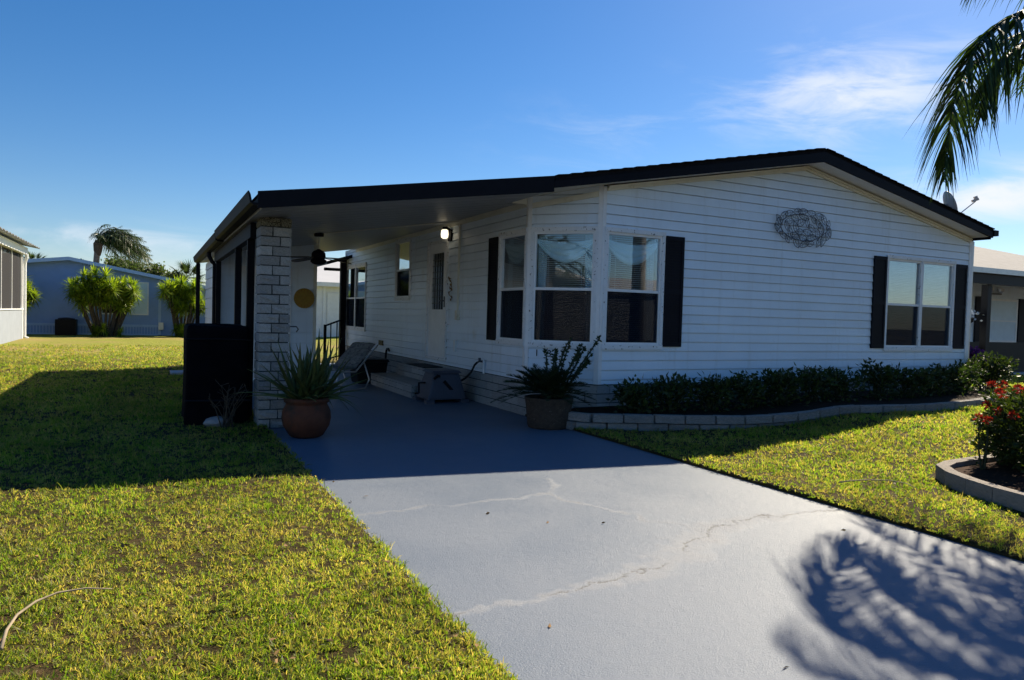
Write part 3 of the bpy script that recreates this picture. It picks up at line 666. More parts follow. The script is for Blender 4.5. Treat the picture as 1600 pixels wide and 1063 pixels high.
# stone column: part with block sub-parts
cx0, cx1, cy0, cy1 = -3.325, -2.992, .575, .93
col = box('column', cx0+.02, cx1-.02, cy0+.02, cy1-.02, -.02, 2.30, M['mortar'], CP)
CB = rough_block_meshes('block', M['block'], 7, .018)
CBS = rough_block_meshes('block', M['stained'], 3, .03); nco = 22; ch = 2.30/nco
for k in range(nco):
    sp = cx0+(cx1-cx0)*(.64 if k % 2 else .40)
    for a, b in ((cx0, sp), (sp, cx1)):
        zb = k*ch; bm_ = random.choice(CB) if k < nco-1 else random.choice(CBS)
        put_mesh('block', bm_, ((a+b)/2, (cy0+cy1)/2+random.uniform(-.002, .002), zb+.006), col, (0, 0, random.choice((0, math.pi))), (b-a-.011, cy1-cy0, ch-.011))
# wire loop on the column
MB().tube([(-3.0, .57, 1.12), (-2.93, .57, 1.12), (-2.91, .57, 1.09), (-2.93, .57, 1.06)], .008, 6).build('hook', M['wire'], CP)
MB().tube([(-2.12, 3.4, zc(-2.12)-.012), (-1.5, 3.3, zc(-1.5)-.012), (-.03, 2.94, zc(-.03)-.015), (-.03, 2.94, 2.70)], .012, 6).build('conduit', M['cream'], CP)

# ------------------------------------------------------------------ shed at the back of the carport
SH = thing('storage_shed', (-2.5, 7.6, 0), 'white sided storage shed closing the rear of the carport', 'shed')
SF = Frame((0, 6.05, 0), (1, 0, 0), (0, -1, 0)); SL = Frame((-3.30, 0, 0), (0, 1, 0), (-1, 0, 0)); SR = Frame((-1.62, 0, 0), (0, 1, 0), (1, 0, 0))
SD = (-2.92, -2.06, .06, 2.02)
lay_siding(SF, .02, 2.53, lambda z: -3.30 if z < 2.28 else -3.30+(z-2.28)/.156, lambda z: -1.62, [SD], SH, lap=.2, kinks=(2.28,))
lay_siding(SL, .02, 2.25, lambda z: 6.05, lambda z: 9.2, [], SH, lap=.2); lay_siding(SR, .02, 2.52, lambda z: 6.05, lambda z: 9.2, [], SH, lap=.2)
box('corner_trim', -1.66, -1.60, 6.02, 6.09, 0, 2.53, M['cream'], SH); box('corner_trim', -3.32, -3.26, 6.02, 6.09, 0, 2.28, M['white'], SH)
mb = MB(); SF.box(mb, SD[0], SD[0]+.05, SD[2], SD[3]+.05, 0, .03); SF.box(mb, SD[1]-.05, SD[1], SD[2], SD[3]+.05, 0, .03); SF.box(mb, SD[0]+.05, SD[1]-.05, SD[3], SD[3]+.05, 0, .03); mb.build('door_frame', M['white'], SH)
mb = MB(); SF.box(mb, SD[0]+.051, SD[1]-.051, SD[2], SD[3]-.002, -.02, .012); sdoor = mb.build('door', M['white'], SH)
mb = MB(); mb.tube([SF.p(-2.18, 1.0, .012), SF.p(-2.18, 1.0, .06)], .02, 8); mb.build('handle', M['wire'], sdoor)

# sun plaque
SPQ = thing('sun_plaque', (-1.83, 5.99, 1.53), 'round yellow sun-face plaque hanging on the shed wall', 'plaque')
def disc(c, r, y0, y1, n=28):
    mb = MB(); mb.poly([(c[0]+r*math.cos(2*math.pi*k/n), y0, c[1]+r*math.sin(2*math.pi*k/n)) for k in range(n)]+[(c[0]+r*math.cos(2*math.pi*k/n), y1, c[1]+r*math.sin(2*math.pi*k/n)) for k in range(n)], [tuple(range(n)), tuple(range(n, 2*n))[::-1]]+[(k, k+n, (k+1) % n+n, (k+1) % n) for k in range(n)]); return mb
disc((-1.83, 1.53), .185, 5.985, 6.03).build('plate', M['yellow'], SPQ)
mb = MB()
for k in range(16):
    a = 2*math.pi*k/16; mb.obox((-1.83+.145*math.cos(a), 5.982, 1.53+.145*math.sin(a)), Vector((math.cos(a), 0, math.sin(a)))*.022, Vector((-math.sin(a), 0, math.cos(a)))*.008, (0, .004, 0))
mb.build('ray', M['ochre'], SPQ)
disc((-1.83, 1.53), .085, 5.978, 5.985).build('face', M['yellow'], SPQ)
MB().bar((-1.89, 5.975, 1.47), (-1.77, 5.975, 1.60), .012, .006).build('pointer', M['ochre'], SPQ)

# ------------------------------------------------------------------ ceiling fan
FX, FY = -2.12, 3.4; FZ = zc(FX)
FAN = thing('ceiling_fan', (FX, FY, FZ), 'dark ceiling fan hanging from the carport ceiling', 'fan')
MB().lathe([(.03, FZ-.055), (.07, FZ-.05), (.075, FZ)], (FX, FY), 20).build('canopy', M['black'], FAN)
MB().tube([(FX, FY, FZ-.05), (FX, FY, FZ-.26)], .012, 8).build('rod', M['cream'], FAN)
MB().lathe([(.02, FZ-.24), (.05, FZ-.26), (.075, FZ-.27), (.10, FZ-.30), (.105, FZ-.36), (.09, FZ-.39), (.115, FZ-.40), (.12, FZ-.43), (.09, FZ-.46), (.04, FZ-.475)][::-1], (FX, FY), 24).build('motor', M['black'], FAN, smooth=True)
for k in range(4):
    a = R(28+90*k); u = Vector((math.cos(a), math.sin(a), 0)); v = Vector((-math.sin(a), math.cos(a), .12)).normalized()
    V = []; F = []; prof = [(.10, .02), (.18, .03), (.22, .055), (.40, .066), (.56, .064), (.61, .045), (.63, .015)]
    for r_b, w in prof:
        for s in (-1, 1):
            for dz in (-.004, .004): V.append(Vector((FX, FY, FZ-.36-.05*(r_b/.63)))+u*r_b+v*(s*w)+Vector((0, 0, dz)))
    for i in range(len(prof)-1):
        q = i*4; F += [(q, q+4, q+6, q+2), (q+1, q+3, q+7, q+5), (q, q+1, q+5, q+4), (q+2, q+6, q+7, q+3)]
    F += [(0, 2, 3, 1), (len(V)-4, len(V)-3, len(V)-1, len(V)-2)]
    mesh_obj('blade', V, F, M['oak'], FAN)

# ------------------------------------------------------------------ steps and mat
ST = thing('block_steps', (-.45, 4.0, 0), 'two low stone block steps below the white entry door', 'steps')
STB = rough_block_meshes('block', M['skirt'], 3, .012)
def step_tier(x0, x1, y0, y1, z0, z1, n):
    box('tread', x0, x1, y0, y1, z1-.03, z1, M['skirt'], ST, bevel=.006)
    box('core', x0+.06, x1-.001, y0+.06, y1-.06, z0, z1-.031, M['mortar'], ST)
    L = (y1-y0)/n; hh = (z1-.03-z0)/2
    for c in range(2):
        for k in range(n):
            put_mesh('block', random.choice(STB), (x0+.04, y0+L*(k+.5), z0+c*hh+.003), ST, (0, 0, R(90)), (L-.01, .075, hh-.008))
        for e in (y0+.035, y1-.035): put_mesh('block', random.choice(STB), ((x0+x1)/2+.04, e, z0+c*hh+.003), ST, (0, 0, 0), (x1-x0-.1, .07, hh-.008))
step_tier(-.80, -.03, 2.85, 5.1, 0, .21, 6); step_tier(-.42, -.03, 3.2, 4.75, .211, .42, 4)
setp(box('door_mat', -.40, -.06, 3.45, 4.32, .421, .436, M['rubber']), 'dark rubber mat on the upper step at the door', 'mat')

# ------------------------------------------------------------------ hose reel box and hose
HR = thing('hose_reel_box', (-.47, 2.47, 0), 'grey plastic hose reel box beside the stone steps', 'hose reel')
mb = MB(); b = [(-.78, 2.18, .05), (-.16, 2.18, .05), (-.16, 2.74, .05), (-.78, 2.74, .05)]; t_ = [(-.66, 2.26, .44), (-.26, 2.26, .44), (-.26, 2.66, .44), (-.66, 2.66, .44)]
mb.hexa(b, t_); mb.build('body', M['reel'], HR, bevel=.03)
MB().hexa([(-.70, 2.23, .435), (-.22, 2.23, .435), (-.22, 2.69, .435), (-.70, 2.69, .435)], [(-.66, 2.27, .475), (-.26, 2.27, .475), (-.26, 2.65, .475), (-.66, 2.65, .475)]).build('lid', M['reel'], HR, bevel=.012)
for sx, sy in ((-.74, 2.22), (-.2, 2.22), (-.2, 2.70), (-.74, 2.70)): box('foot', sx-.06, sx+.06, sy-.06, sy+.06, 0, .055, M['reel'], HR)
MB().obox((-.45, 2.215, .25), (.07, 0, -.075), (.016, 0, .016), (0, .006, 0)).build('slot', M['dark'], HR)
MB().tube([(-.72, 2.46, .28), (-.82, 2.46, .28), (-.84, 2.40, .14), (-.90, 2.40, .13)], .016, 8).build('crank', M['dark'], HR)
MB().tube([(-.60, 2.20, .40), (-.64, 2.16, .41), (-.70, 2.16, .36)], .02, 8).build('handle', M['dark'], HR)
mb = MB(); P = [Vector((-.085, 2.02, .61)), Vector((-.11, 2.05, .57)), Vector((-.13, 2.12, .46)), Vector((-.18, 2.22, .36)), Vector((-.25, 2.30, .30))]
setp(mb.tube(P, .016, 8).build('garden_hose', M['rubber']), 'black hose running from the wall faucet to the reel box', 'hose')
# dark tub and bent pipe
TB = thing('storage_tub', (-.75, 5.45, 0), 'dark square storage tub standing past the stone steps', 'tub')
mb = MB(); mb.hexa([(-1.0, 5.2, 0), (-.5, 5.2, 0), (-.5, 5.7, 0), (-1.0, 5.7, 0)], [(-1.04, 5.16, .40), (-.46, 5.16, .40), (-.46, 5.74, .40), (-1.04, 5.74, .40)]); mb.build('body', M['dark'], TB, bevel=.02)
MB().hexa([(-1.07, 5.13, .40), (-.43, 5.13, .40), (-.43, 5.77, .40), (-1.07, 5.77, .40)], [(-1.04, 5.16, .45), (-.46, 5.16, .45), (-.46, 5.74, .45), (-1.04, 5.74, .45)]).build('lid', M['dark'], TB, bevel=.012)
setp(MB().tube([(-.06, 6.65, .30), (-.06, 6.62, .48), (-.07, 6.54, .57), (-.08, 6.40, .58), (-.08, 6.34, .54)], .022, 8).build('bent_pipe', M['dark']), 'short bent dark pipe on the wall behind the tub', 'pipe')

# ------------------------------------------------------------------ patio recliner
PC = thing('patio_chair', (-1.35, 4.6, 0), 'patio recliner with a patterned quilted pad under the carport', 'chair')
def quilt(P0, P1, P2, wv, th, name, nseg=7):
    """a padded strip from P0 through P1 to P2, with quilting bulges"""
    path = [P0+(P1-P0)*(i/10) for i in range(10)]+[P1+(P2-P1)*(i/14) for i in range(15)]; V = []; F = []; n = len(path)
    for i, p in enumerate(path):
        d = (path[min(i+1, n-1)]-path[max(i-1, 0)]).normalized(); nn = d.cross(wv).normalized()
        if nn.z < 0: nn = -nn
        bl = .6+.4*abs(math.sin(i*math.pi/3))
        for j in range(9):
            s = j/8*2-1; V.append(p+wv*s+nn*(th*bl*(1-s**6)*(.75+.25*abs(math.cos(s*6)))))
        for j in range(9):
            s = 1-j/8*2; V.append(p+wv*s-nn*(th*.5*(1-s**6)))
    for i in range(n-1):
        for j in range(18): a, b = i*18+j, i*18+(j+1) % 18; F.append((a, b, b+18, a+18))
    F += [tuple(range(18))[::-1], tuple((n-1)*18+j for j in range(18))]
    return mesh_obj(name, V, F, M['cushion'], PC, smooth=True)
wv = Vector((.14, -.20, 0))
dirr = Vector((.82, .57, 0)).normalized(); o_ = Vector((-1.55, 4.35, .36))
quilt(o_-dirr*.35, o_+dirr*.10, o_+dirr*.62+Vector((0, 0, .40)), wv*1.05, .045, 'cushion')
mb = MB()
for s in (-1, 1):
    w = wv*s*1.1
    mb.tube([o_-dirr*.38+w+Vector((0, 0, -.04)), o_+dirr*.1+w+Vector((0, 0, -.05)), o_+dirr*.66+w+Vector((0, 0, .38))], .013, 8)
    mb.tube([o_-dirr*.30+w+Vector((0, 0, -.04)), o_-dirr*.36+w+Vector((0, 0, -.2)), o_-dirr*.25+w+Vector((0, 0, -.348)), o_+dirr*.35+w+Vector((0, 0, -.348)), o_+dirr*.45+w+Vector((0, 0, -.2)), o_+dirr*.30+w+Vector((0, 0, .10))], .013, 8)
mb.build('frame', M['alu'], PC, smooth=True)

# ------------------------------------------------------------------ black cover, rock, slab, sticks beside the column
GC = thing('covered_grill', (-3.72, 1.15, 0), 'tall black fabric cover over a grill left of the stone column', 'grill cover')
V = []; F = []; prof = [(0.04, 1.0), (.25, .985), (.55, .97), (.85, .975), (1.05, .975), (1.088, .96), (1.10, .90), (1.11, .45), (1.113, .0)]
ring = []
for i, (z, s) in enumerate(prof):
    for k in range(32):
        a = 2*math.pi*k/32; ca, sa = math.cos(a), math.sin(a); e = .14
        x_ = .33*math.copysign(abs(ca)**e, ca)*s; y_q = .42*math.copysign(abs(sa)**e, sa)*s
        fold = 1+.025*math.sin(k*3.1+i*.3)*(1-z/1.3)
        V.append((-3.70+x_*fold, 1.22+y_q*fold, z+.012*math.sin(k*1.7)*(i > 3)))
for i in range(len(prof)-1):
    for k in range(32): a, b = i*32+k, i*32+(k+1) % 32; F.append((a, b, b+32, a+32))
mesh_obj('cover', V, F, M['fabric'], GC, smooth=True)
mb = MB()
for (x_, y_q) in ((-3.95, .9), (-3.45, .9), (-3.95, 1.5), (-3.45, 1.5)): mb.tube([(x_, y_q, 0), (x_, y_q, .2)], .02, 6)
mb.build('leg', M['wire'], GC)
mb = MB(); mb.tube([(-4.03, .79, .30), (-3.37, .79, .29)], .012, 6); mb.tube([(-3.55, .785, .30), (-3.53, .78, .12)], .010, 5); mb.build('strap', M['dark'], GC)
mb = MB(); mb.tube([(-4.03, .795, .96), (-3.70, .785, .965), (-3.37, .795, .955)], .008, 5); mb.build('seam', M['dark'], GC)
bm = bmesh.new(); bmesh.ops.create_icosphere(bm, subdivisions=2, radius=1)
for v in bm.verts: v.co = Vector((v.co.x*.13, v.co.y*.09, v.co.z*.07))*(1+random.uniform(-.13, .13))
me = bpy.data.meshes.new('rock'); bm.to_mesh(me); bm.free(); me.materials.append(M['rock'])
ro = bpy.data.objects.new('rock', me); place(ro, (-3.72, .72, .07)); setp(ro, 'small pale rock on the grass before the black cover', 'rock')
setp(box('paving_slab', -4.02, -3.56, 7.2, 7.75, .03, .075, M['slab'], bevel=.008), 'flat pale slab on the lawn behind the black cover', 'slab')
SK = thing('dry_shrub', (-3.62, .62, .03), 'bare dry twiggy plant in front of the black cover', 'plant')
rr = random.Random(4)
for k in range(13):
    a = rr.uniform(0, 6.28); L = rr.uniform(.25, .52); sp = rr.uniform(.1, .42)
    p0 = Vector((-3.62+rr.uniform(-.06, .06), .62+rr.uniform(-.03, .03), .02)); p2 = p0+Vector((math.cos(a)*sp*.55, math.sin(a)*sp*.3-.02, L)); p1 = (p0+p2)/2+Vector((0, 0, .05))
    mb = MB().tube([p0, p1, p2], [.007, .005, .003], 5)
    for j in range(3):
        q = p1+(p2-p1)*rr.random(); mb.tube([q, q+Vector((rr.uniform(-.08, .08), rr.uniform(-.06, .04), rr.uniform(.02, .10)))], .003, 4)
    mb.build('branch', M['bark'], SK)

# ------------------------------------------------------------------ leaf helpers
def blade_mesh(P, D, L, W, droop, nseg=4, keel=.25, taper=1.0, twist=None, waist=.0):
    """many strap leaves at once: base P, direction D (unit), length L, width W, droop -> verts, quads, arrays per leaf"""
    n = len(P); V = []; side = np.cross(D, np.array([0, 0, 1.0])); nl = np.linalg.norm(side, axis=1, keepdims=True)
    rnd = RNG.normal(size=(n, 3)); rs = np.cross(D, rnd); rs /= np.linalg.norm(rs, axis=1, keepdims=True)
    side = np.where(nl > .05, side/np.maximum(nl, 1e-6), rs)
    if twist is not None:
        nn = np.cross(side, D); side = side*np.cos(twist)[:, None]+nn*np.sin(twist)[:, None]
    rows = []
    for i in range(nseg+1):
        t = i/nseg; c = P+D*(L*t)[:, None]; c = c.copy(); c[:, 2] -= droop*L*t*t
        w = W*(1-t**1.6*taper)*(1-waist*(1-t)**3)*.5; w = np.maximum(w, .0006)
        rows.append((c-side*w[:, None], c+side*w[:, None]))
    V = np.stack([r for pair in rows for r in pair], 1).reshape(-1, 3)     # n*(2(nseg+1))
    k = 2*(nseg+1); base = np.arange(n)[:, None]*k
    F = np.concatenate([np.stack([base[:, 0]+2*i, base[:, 0]+2*i+1, base[:, 0]+2*i+3, base[:, 0]+2*i+2], 1) for i in range(nseg)])
    return V, F, k
def oval_leaves(P, D, L, W):
    """folded oval leaves: 6 verts, 4 quads-as-two-quads"""
    n = len(P); rnd = RNG.normal(size=(n, 3)); S = np.cross(D, rnd); S /= np.linalg.norm(S, axis=1, keepdims=True); N = np.cross(S, D)
    l, w = L[:, None], W[:, None]
    v0 = P; v1 = P+D*l*.45+S*w*.5+N*w*.16; v2 = P+D*l*.5; v3 = P+D*l*.45-S*w*.5+N*w*.16; v4 = P+D*l*.98-N*w*.1
    V = np.stack([v0, v1, v2, v3, v4], 1).reshape(-1, 3); b = np.arange(n)*5
    F = np.concatenate([np.stack([b, b+1, b+4, b+2], 1), np.stack([b, b+2, b+4, b+3], 1)])
    return V, F, 5
def unit(v): return v/np.linalg.norm(v, axis=1, keepdims=True)

# ------------------------------------------------------------------ potted aloe (left)
def strap_leaf(P, az, tilt, L, W, droop, mat, parent, name='leaf', nseg=8, thick=.010, rec=0.0):
    d = Vector((math.cos(az)*math.cos(tilt), math.sin(az)*math.cos(tilt), math.sin(tilt))); s = Vector((-math.sin(az), math.cos(az), 0)); V = []; F = []; n = d.cross(s)*-1
    for i in range(nseg+1):
        t = i/nseg; c = P+d*(L*t)+Vector((0, 0, -droop*L*t*t+rec*L*t**3)); w = W*.5*(1-t**1.5)+.001; th = thick*(1-t)+.001
        V += [c-s*w+n*.3*w, c-n*th, c+s*w+n*.3*w, c+n*th*.2]
    for i in range(nseg):
        for j in range(4): a, b = i*4+j, i*4+(j+1) % 4; F.append((a, b, b+4, a+4))
    F.append((0, 1, 2, 3)); tn = [random.random()**2*.6+.35*(i//4/nseg) for i in range(len(V))]
    return mesh_obj(name, V, F, mat, parent, origin=P, smooth=True, tint=np.clip(tn, 0, 1))
AL = thing('potted_aloe', (-2.92, -.05, 0), 'spiky aloe in a round terracotta pot before the stone column', 'potted plant')
px, py = -2.92, -.03
MB().lathe([(.13, 0), (.17, .02), (.232, .12), (.248, .20), (.240, .27), (.208, .335), (.205, .35), (.225, .362), (.231, .395), (.221, .41), (.200, .405), (.197, .36)], (px, py), 40).build('pot', M['terracotta'], AL, smooth=True)
MB().lathe([(.001, .37), (.12, .375), (.198, .365)], (px, py), 24, close=False).build('soil', M['soil'], AL)
rr = random.Random(12)
for (ox, oy, nl, s) in ((-.08, -.03, 30, 1.0), (.10, .02, 30, 1.05), (.02, .08, 16, .9), (.02, -.10, 16, .75)):
    for k in range(nl):
        az = k*2.399+rr.uniform(-.3, .3); f = k/nl; tilt = R(12+70*f+rr.uniform(-8, 8)); L = (.50+.20*rr.random())*s*(1.0+.12*f)
        strap_leaf(Vector((px+ox+.03*math.cos(az), py+oy+.03*math.sin(az), .38)), az, tilt, L, .062*s+.010, .12*(1-f)+rr.uniform(0, .10), M['aloe'], AL, rec=rr.uniform(-.12, .06))
for k in range(5):                           # pups and trailing tips
    az = R(-30)+k*.35; strap_leaf(Vector((px+.18*math.cos(az), py+.18*math.sin(az), .39)), az, R(20), .45, .03, .75, M['aloe'], AL)

# ------------------------------------------------------------------ potted cycad with thorny stems (right)
PCY = thing('potted_cycad', (-.15, -.25, 0), 'dark cycad and spiny stems in a speckled stone pot', 'potted plant')
qx, qy = -.15, -.22
MB().lathe([(.235, 0), (.25, .03), (.272, .25), (.285, .33), (.292, .345), (.290, .36), (.262, .362), (.255, .31)], (qx, qy), 40).build('pot', M['stonepot'], PCY, smooth=True)
MB().lathe([(.001, .33), (.15, .335), (.258, .31)], (qx, qy), 24, close=False).build('soil', M['soil'], PCY)
MB().lathe([(.07, .32), (.08, .36), (.05, .40)], (qx-.05, qy), 16).build('trunk', M['soil'], PCY)
def pinnate(P, az, tilt, L, arch, nl, ll, lw, mat, parent, name='frond', v_up=.35, hang=0.0, tintamp=.6, rach=.006, path=None, nseg=3, fwd=.45, jit=.12, rec=None):
    """a feather frond: rachis curve with two rows of leaflets. returns the object"""
    if path is None:
        d = Vector((math.cos(az)*math.cos(tilt), math.sin(az)*math.cos(tilt), math.sin(tilt)))
        pts = [P+d*(L*t)+Vector((0, 0, -arch*L*t*t)) for t in [i/14 for i in range(15)]]
    else: pts = [Vector(q) for q in path]
    pa = np.array(pts); seg = np.linalg.norm(np.diff(pa, axis=0), axis=1); cs = np.concatenate([[0], np.cumsum(seg)]); tot = cs[-1]
    tt = np.repeat(np.linspace(.10, .995, nl), 2); s = tt*tot
    C = np.stack([np.interp(s, cs, pa[:, i]) for i in range(3)], 1); C2 = np.stack([np.interp(np.minimum(s+.01*tot, tot), cs, pa[:, i]) for i in range(3)], 1); C1 = np.stack([np.interp(np.maximum(s-.01*tot, 0), cs, pa[:, i]) for i in range(3)], 1)
    T = unit(C2-C1); sd = np.cross(T, np.array([0, 0, 1.0])); nrm = np.linalg.norm(sd, axis=1, keepdims=True)
    ref = np.array([math.sin(az), -math.cos(az), 0.0]); sd = np.where(nrm > .15, sd/np.maximum(nrm, 1e-6), ref[None]); 
    flip = np.sign((sd*ref).sum(1)); flip[flip == 0] = 1; sd = sd*flip[:, None]
    upv = np.cross(sd, T); upv *= np.sign(upv[:, 2:3]+1e-9)
    sg = np.tile([1., -1.], nl)[:, None]
    D = unit(sd*sg+T*(fwd+.5*tt[:, None])+upv*v_up+RNG.normal(size=(2*nl, 3))*jit)
    prof = np.sin(np.pi*np.clip(tt*.86+.12, 0, 1))**.7
    Ls = ll*prof*(1+RNG.normal(size=2*nl)*.08); Ws = lw*(.6+.4*prof)
    V, F, k = blade_mesh(C, D, np.maximum(Ls, .02), Ws, np.full(2*nl, hang)*(1+RNG.normal(size=2*nl)*.2), nseg, taper=1.0, twist=RNG.normal(size=2*nl)*.5)
    tn = np.repeat(np.clip(RNG.random(2*nl)**1.5*tintamp, 0, 1), k)
    mb = MB(); mb.tube(pts, [rach*(1-.85*i/(len(pts)-1)) for i in range(len(pts))], 5); nv = len(V)
    RV = np.array(mb.v); RF = [f for f in mb.f if len(f) == 4]
    Fq = np.concatenate([F, np.array(RF)+nv])
    return mesh_obj(name, np.concatenate([V, RV]), Fq, mat, parent, origin=pts[0], tint=np.concatenate([tn, np.full(len(RV), .6)]), smooth=False)
rr = random.Random(3)
for k in range(46):
    az = k*2.399; f = k/46; tilt = R(2+66*f**.9); L = .68-.27*f+rr.uniform(-.05, .05)
    pinnate(Vector((qx-.05, qy, .40)), az, tilt, L, .30-.12*f, 36, .11, .016, M['cycad'], PCY, v_up=.45, rach=.006, nseg=2, jit=.05)
for (dx, dy, h) in ((.62, -.02, .72), (.40, .0, .66), (.52, .1, .62), (.22, .03, .66), (.06, .02, .60), (-.05, .04, .58), (.33, .12, .70), (.45, -.08, .45), (.28, -.08, .5), (.14, .12, .55), (.55, .05, .5)):
    p0 = Vector((qx+.10+dx*.15, qy+.03+dy*.2, .34)); p2 = Vector((qx+.02+dx*1.05, qy+dy*1.2, .34+h)); p1 = p0*.5+p2*.5+Vector((-.03+rr.uniform(-.03, .03), rr.uniform(-.03, .03), -.02))
    pts = [p0, p0*.5+p1*.5, p1, p1*.5+p2*.5, p2]
    st = MB().tube(pts, [.012, .011, .010, .009, .006], 6).build('stem', M['stem'], PCY)
    n = 110; t_ = np.array([rr.random()**.7 for _ in range(n)])*4; i = np.minimum(t_.astype(int), 3); pa = np.array([tuple(p) for p in pts]); C = pa[i]+(pa[i+1]-pa[i])*(t_-i)[:, None]
    D = unit(RNG.normal(size=(n, 3))+np.array([0, 0, .35])); top = (t_/4)
    V, F, k5 = oval_leaves(C, D, .025+.045*top*RNG.random(n), .010+.02*top)
    mesh_obj('leaves', V, F, M['cycad'], st, tint=np.repeat(RNG.random(n), k5), kind='stuff')

# ------------------------------------------------------------------ front bed: edging, soil, shrubs
FE = thing('garden_edging', (3.6, -1.3, .05), 'curved two-course grey block edging along the front bed', 'edging')
FP = [(-.02, -.20), (.0, -.42), (.06, -.56), (.72, -.86), (1.75, -1.30), (2.62, -1.46), (3.5, -1.45), (4.3, -1.60), (5.0, -1.62), (6.0, -1.48), (7.06, -1.22), (8.0, -.75), (8.9, -.25), (9.2, .35)]
def path_sample(P, step):
    P = [Vector((a, b, 0)) for a, b in P]; Q = []                       # Catmull-Rom
    for i in range(len(P)-1):
        a, b, c, d = P[max(i-1, 0)], P[i], P[i+1], P[min(i+2, len(P)-1)]
        for k in range(20):
            t = k/20; Q.append(.5*((2*b)+(c-a)*t+(2*a-5*b+4*c-d)*t*t+(3*b-a-3*c+d)*t**3))
    Q.append(P[-1]); out = [Q[0]]; acc = 0
    for a, b in zip(Q[:-1], Q[1:]):
        L = (b-a).length
        while acc+L >= step:
            a = a+(b-a)*((step-acc)/max(L, 1e-9)); L = (b-a).length; acc = 0; out.append(a)
        acc += L
    return out
EB = rough_block_meshes('block', M['edging'], 5, .02)
ztop = lambda x: float(np.interp(x, [0, 1.9, 2.7, 3.4, 12], [.205, .215, .25, .30, .30]))
pts_f = path_sample(FP, .36)
for c in range(2):
    off = .5 if c else 0
    for i in range(len(pts_f)-1):
        a = pts_f[i]+(pts_f[i+1]-pts_f[i])*off; nb = pts_f[min(i+2, len(pts_f)-1)]; b = pts_f[i+1]+(nb-pts_f[i+1])*off
        if (b-a).length < .05: continue
        m_ = (a+b)/2; zt_ = ztop(m_.x); zz = zt_-.20 if c == 0 else zt_-.098
        put_mesh('block', random.choice(EB), (m_.x, m_.y+(.012 if c == 0 else -.008), zz), FE, (R(random.uniform(-1.5, 1.5)), -math.atan2(ztop(b.x)-ztop(a.x), (b-a).length)+R(random.uniform(-.5, .5)), math.atan2(b.y-a.y, b.x-a.x)), ((b-a).length-.014, .11, .092))
# bed soil sheet
V = []; F = []
for i, p in enumerate(pts_f): V += [(p.x, p.y+.05, ztop(p.x)-.05), (min(max(p.x, .35), 8.6) if p.x < 8.6 else p.x-.5, -.0 if p.x < 8.6 else .4, ztop(p.x)-.02)]
for i in range(len(pts_f)-1): F.append((2*i, 2*i+2, 2*i+3, 2*i+1))
setp(mesh_obj('planting_bed', V, F, M['soil'], origin=(4, -.8, .1)), 'dark soil bed along the front wall', kind='structure')

def leafy_shrub(name, c, rx, ry, h, nleaf, mat, label, cat, ll=.06, lw=.028, group=None, seed=1, nstem=9, z0=None, flat=.0, name_leaf='leaves'):
    r = np.random.default_rng(seed); z0 = float(terr(c[0], c[1])) if z0 is None else z0
    t = thing(name, (c[0], c[1], z0), label, cat, group); mb = MB()
    tips = []
    for k in range(nstem):
        a = r.random()*6.283; rad = math.sqrt(r.random()); tip = Vector((c[0]+rx*rad*math.cos(a)*.9, c[1]+ry*rad*math.sin(a)*.9, z0+h*(1-.35*rad*rad*(1-flat))*(.86+.2*r.random()))); b0 = Vector((c[0]+rx*.25*rad*math.cos(a), c[1]+ry*.25*rad*math.sin(a), z0-.02))
        mid = (b0+tip)/2+Vector((r.normal()*.02, r.normal()*.02, .02)); mb.tube([b0, mid, tip], [.010, .007, .003], 5); tips.append((b0, mid, tip))
    mb.build('stems', M['stem'], t)
    pts = []; dirs = []
    per = nleaf//nstem
    for b0, mid, tip in tips:
        for j in range(per):
            u = r.random()**.55; p = mid+(tip-mid)*(u*2-1) if u > .5 else b0+(mid-b0)*(u*2)
            sp = .07*(1.15-.75*u)+.02; q = p+Vector((r.normal()*sp*rx/.25, r.normal()*sp*ry/.25, r.normal()*sp*.6))
            pts.append(q); d = (q-p)*6+Vector((r.normal()*.5, r.normal()*.5, .35+r.normal()*.5)); dirs.append(d)
    P = np.array([tuple(p) for p in pts]); D = unit(np.array([tuple(d) for d in dirs])+1e-6); P[:, 2] = np.maximum(P[:, 2], z0+.02)
    n = len(P); V, F, k = oval_leaves(P, D, ll*(.6+.6*r.random(n)), lw*(.7+.5*r.random(n)))
    mesh_obj(name_leaf, V, F, mat, t, tint=np.repeat(r.random(n)**1.4, k), kind='stuff')
    return t
G_H = 'dark shrubs in the front bed'
SHR = [(.95, -.45, .27, .22, .40, 'low dark shrub nearest the potted cycad in the front bed'), (1.45, -.52, .30, .24, .47, 'dark shrub under the right edge of the corner window'), (2.0, -.62, .30, .26, .47, 'dark shrub just right of the corner window shutter'),
       (2.55, -.72, .32, .28, .50, 'dark leafy shrub below the left part of the blank wall'), (3.1, -.75, .32, .28, .50, 'dark leafy shrub left of the wire leaf wall art'), (3.65, -.75, .32, .28, .50, 'dark leafy shrub below the left edge of the wall art'), (4.2, -.78, .30, .28, .50, 'dark leafy shrub directly below the wire leaf wall art'),
       (4.98, -.80, .30, .27, .56, 'taller dark shrub just right of the gap in the row'), (5.6, -.80, .30, .27, .52, 'dark shrub left of the double window shutter'), (6.2, -.75, .28, .26, .46, 'dark shrub below the left pane of the double window'), (6.85, -.62, .30, .26, .52, 'dark shrub below the right pane of the double window'), (7.5, -.50, .28, .25, .55, 'dark shrub at the end of the shaded row')]
for i, (x, y, rx, ry, h, lb) in enumerate(SHR):
    leafy_shrub('shrub', (x, y), rx*1.08, ry, h*.87, 760, M['hedge'], lb, 'shrub', .085, .036, G_H, 20+i, 11, ztop(x)-.05, .5)
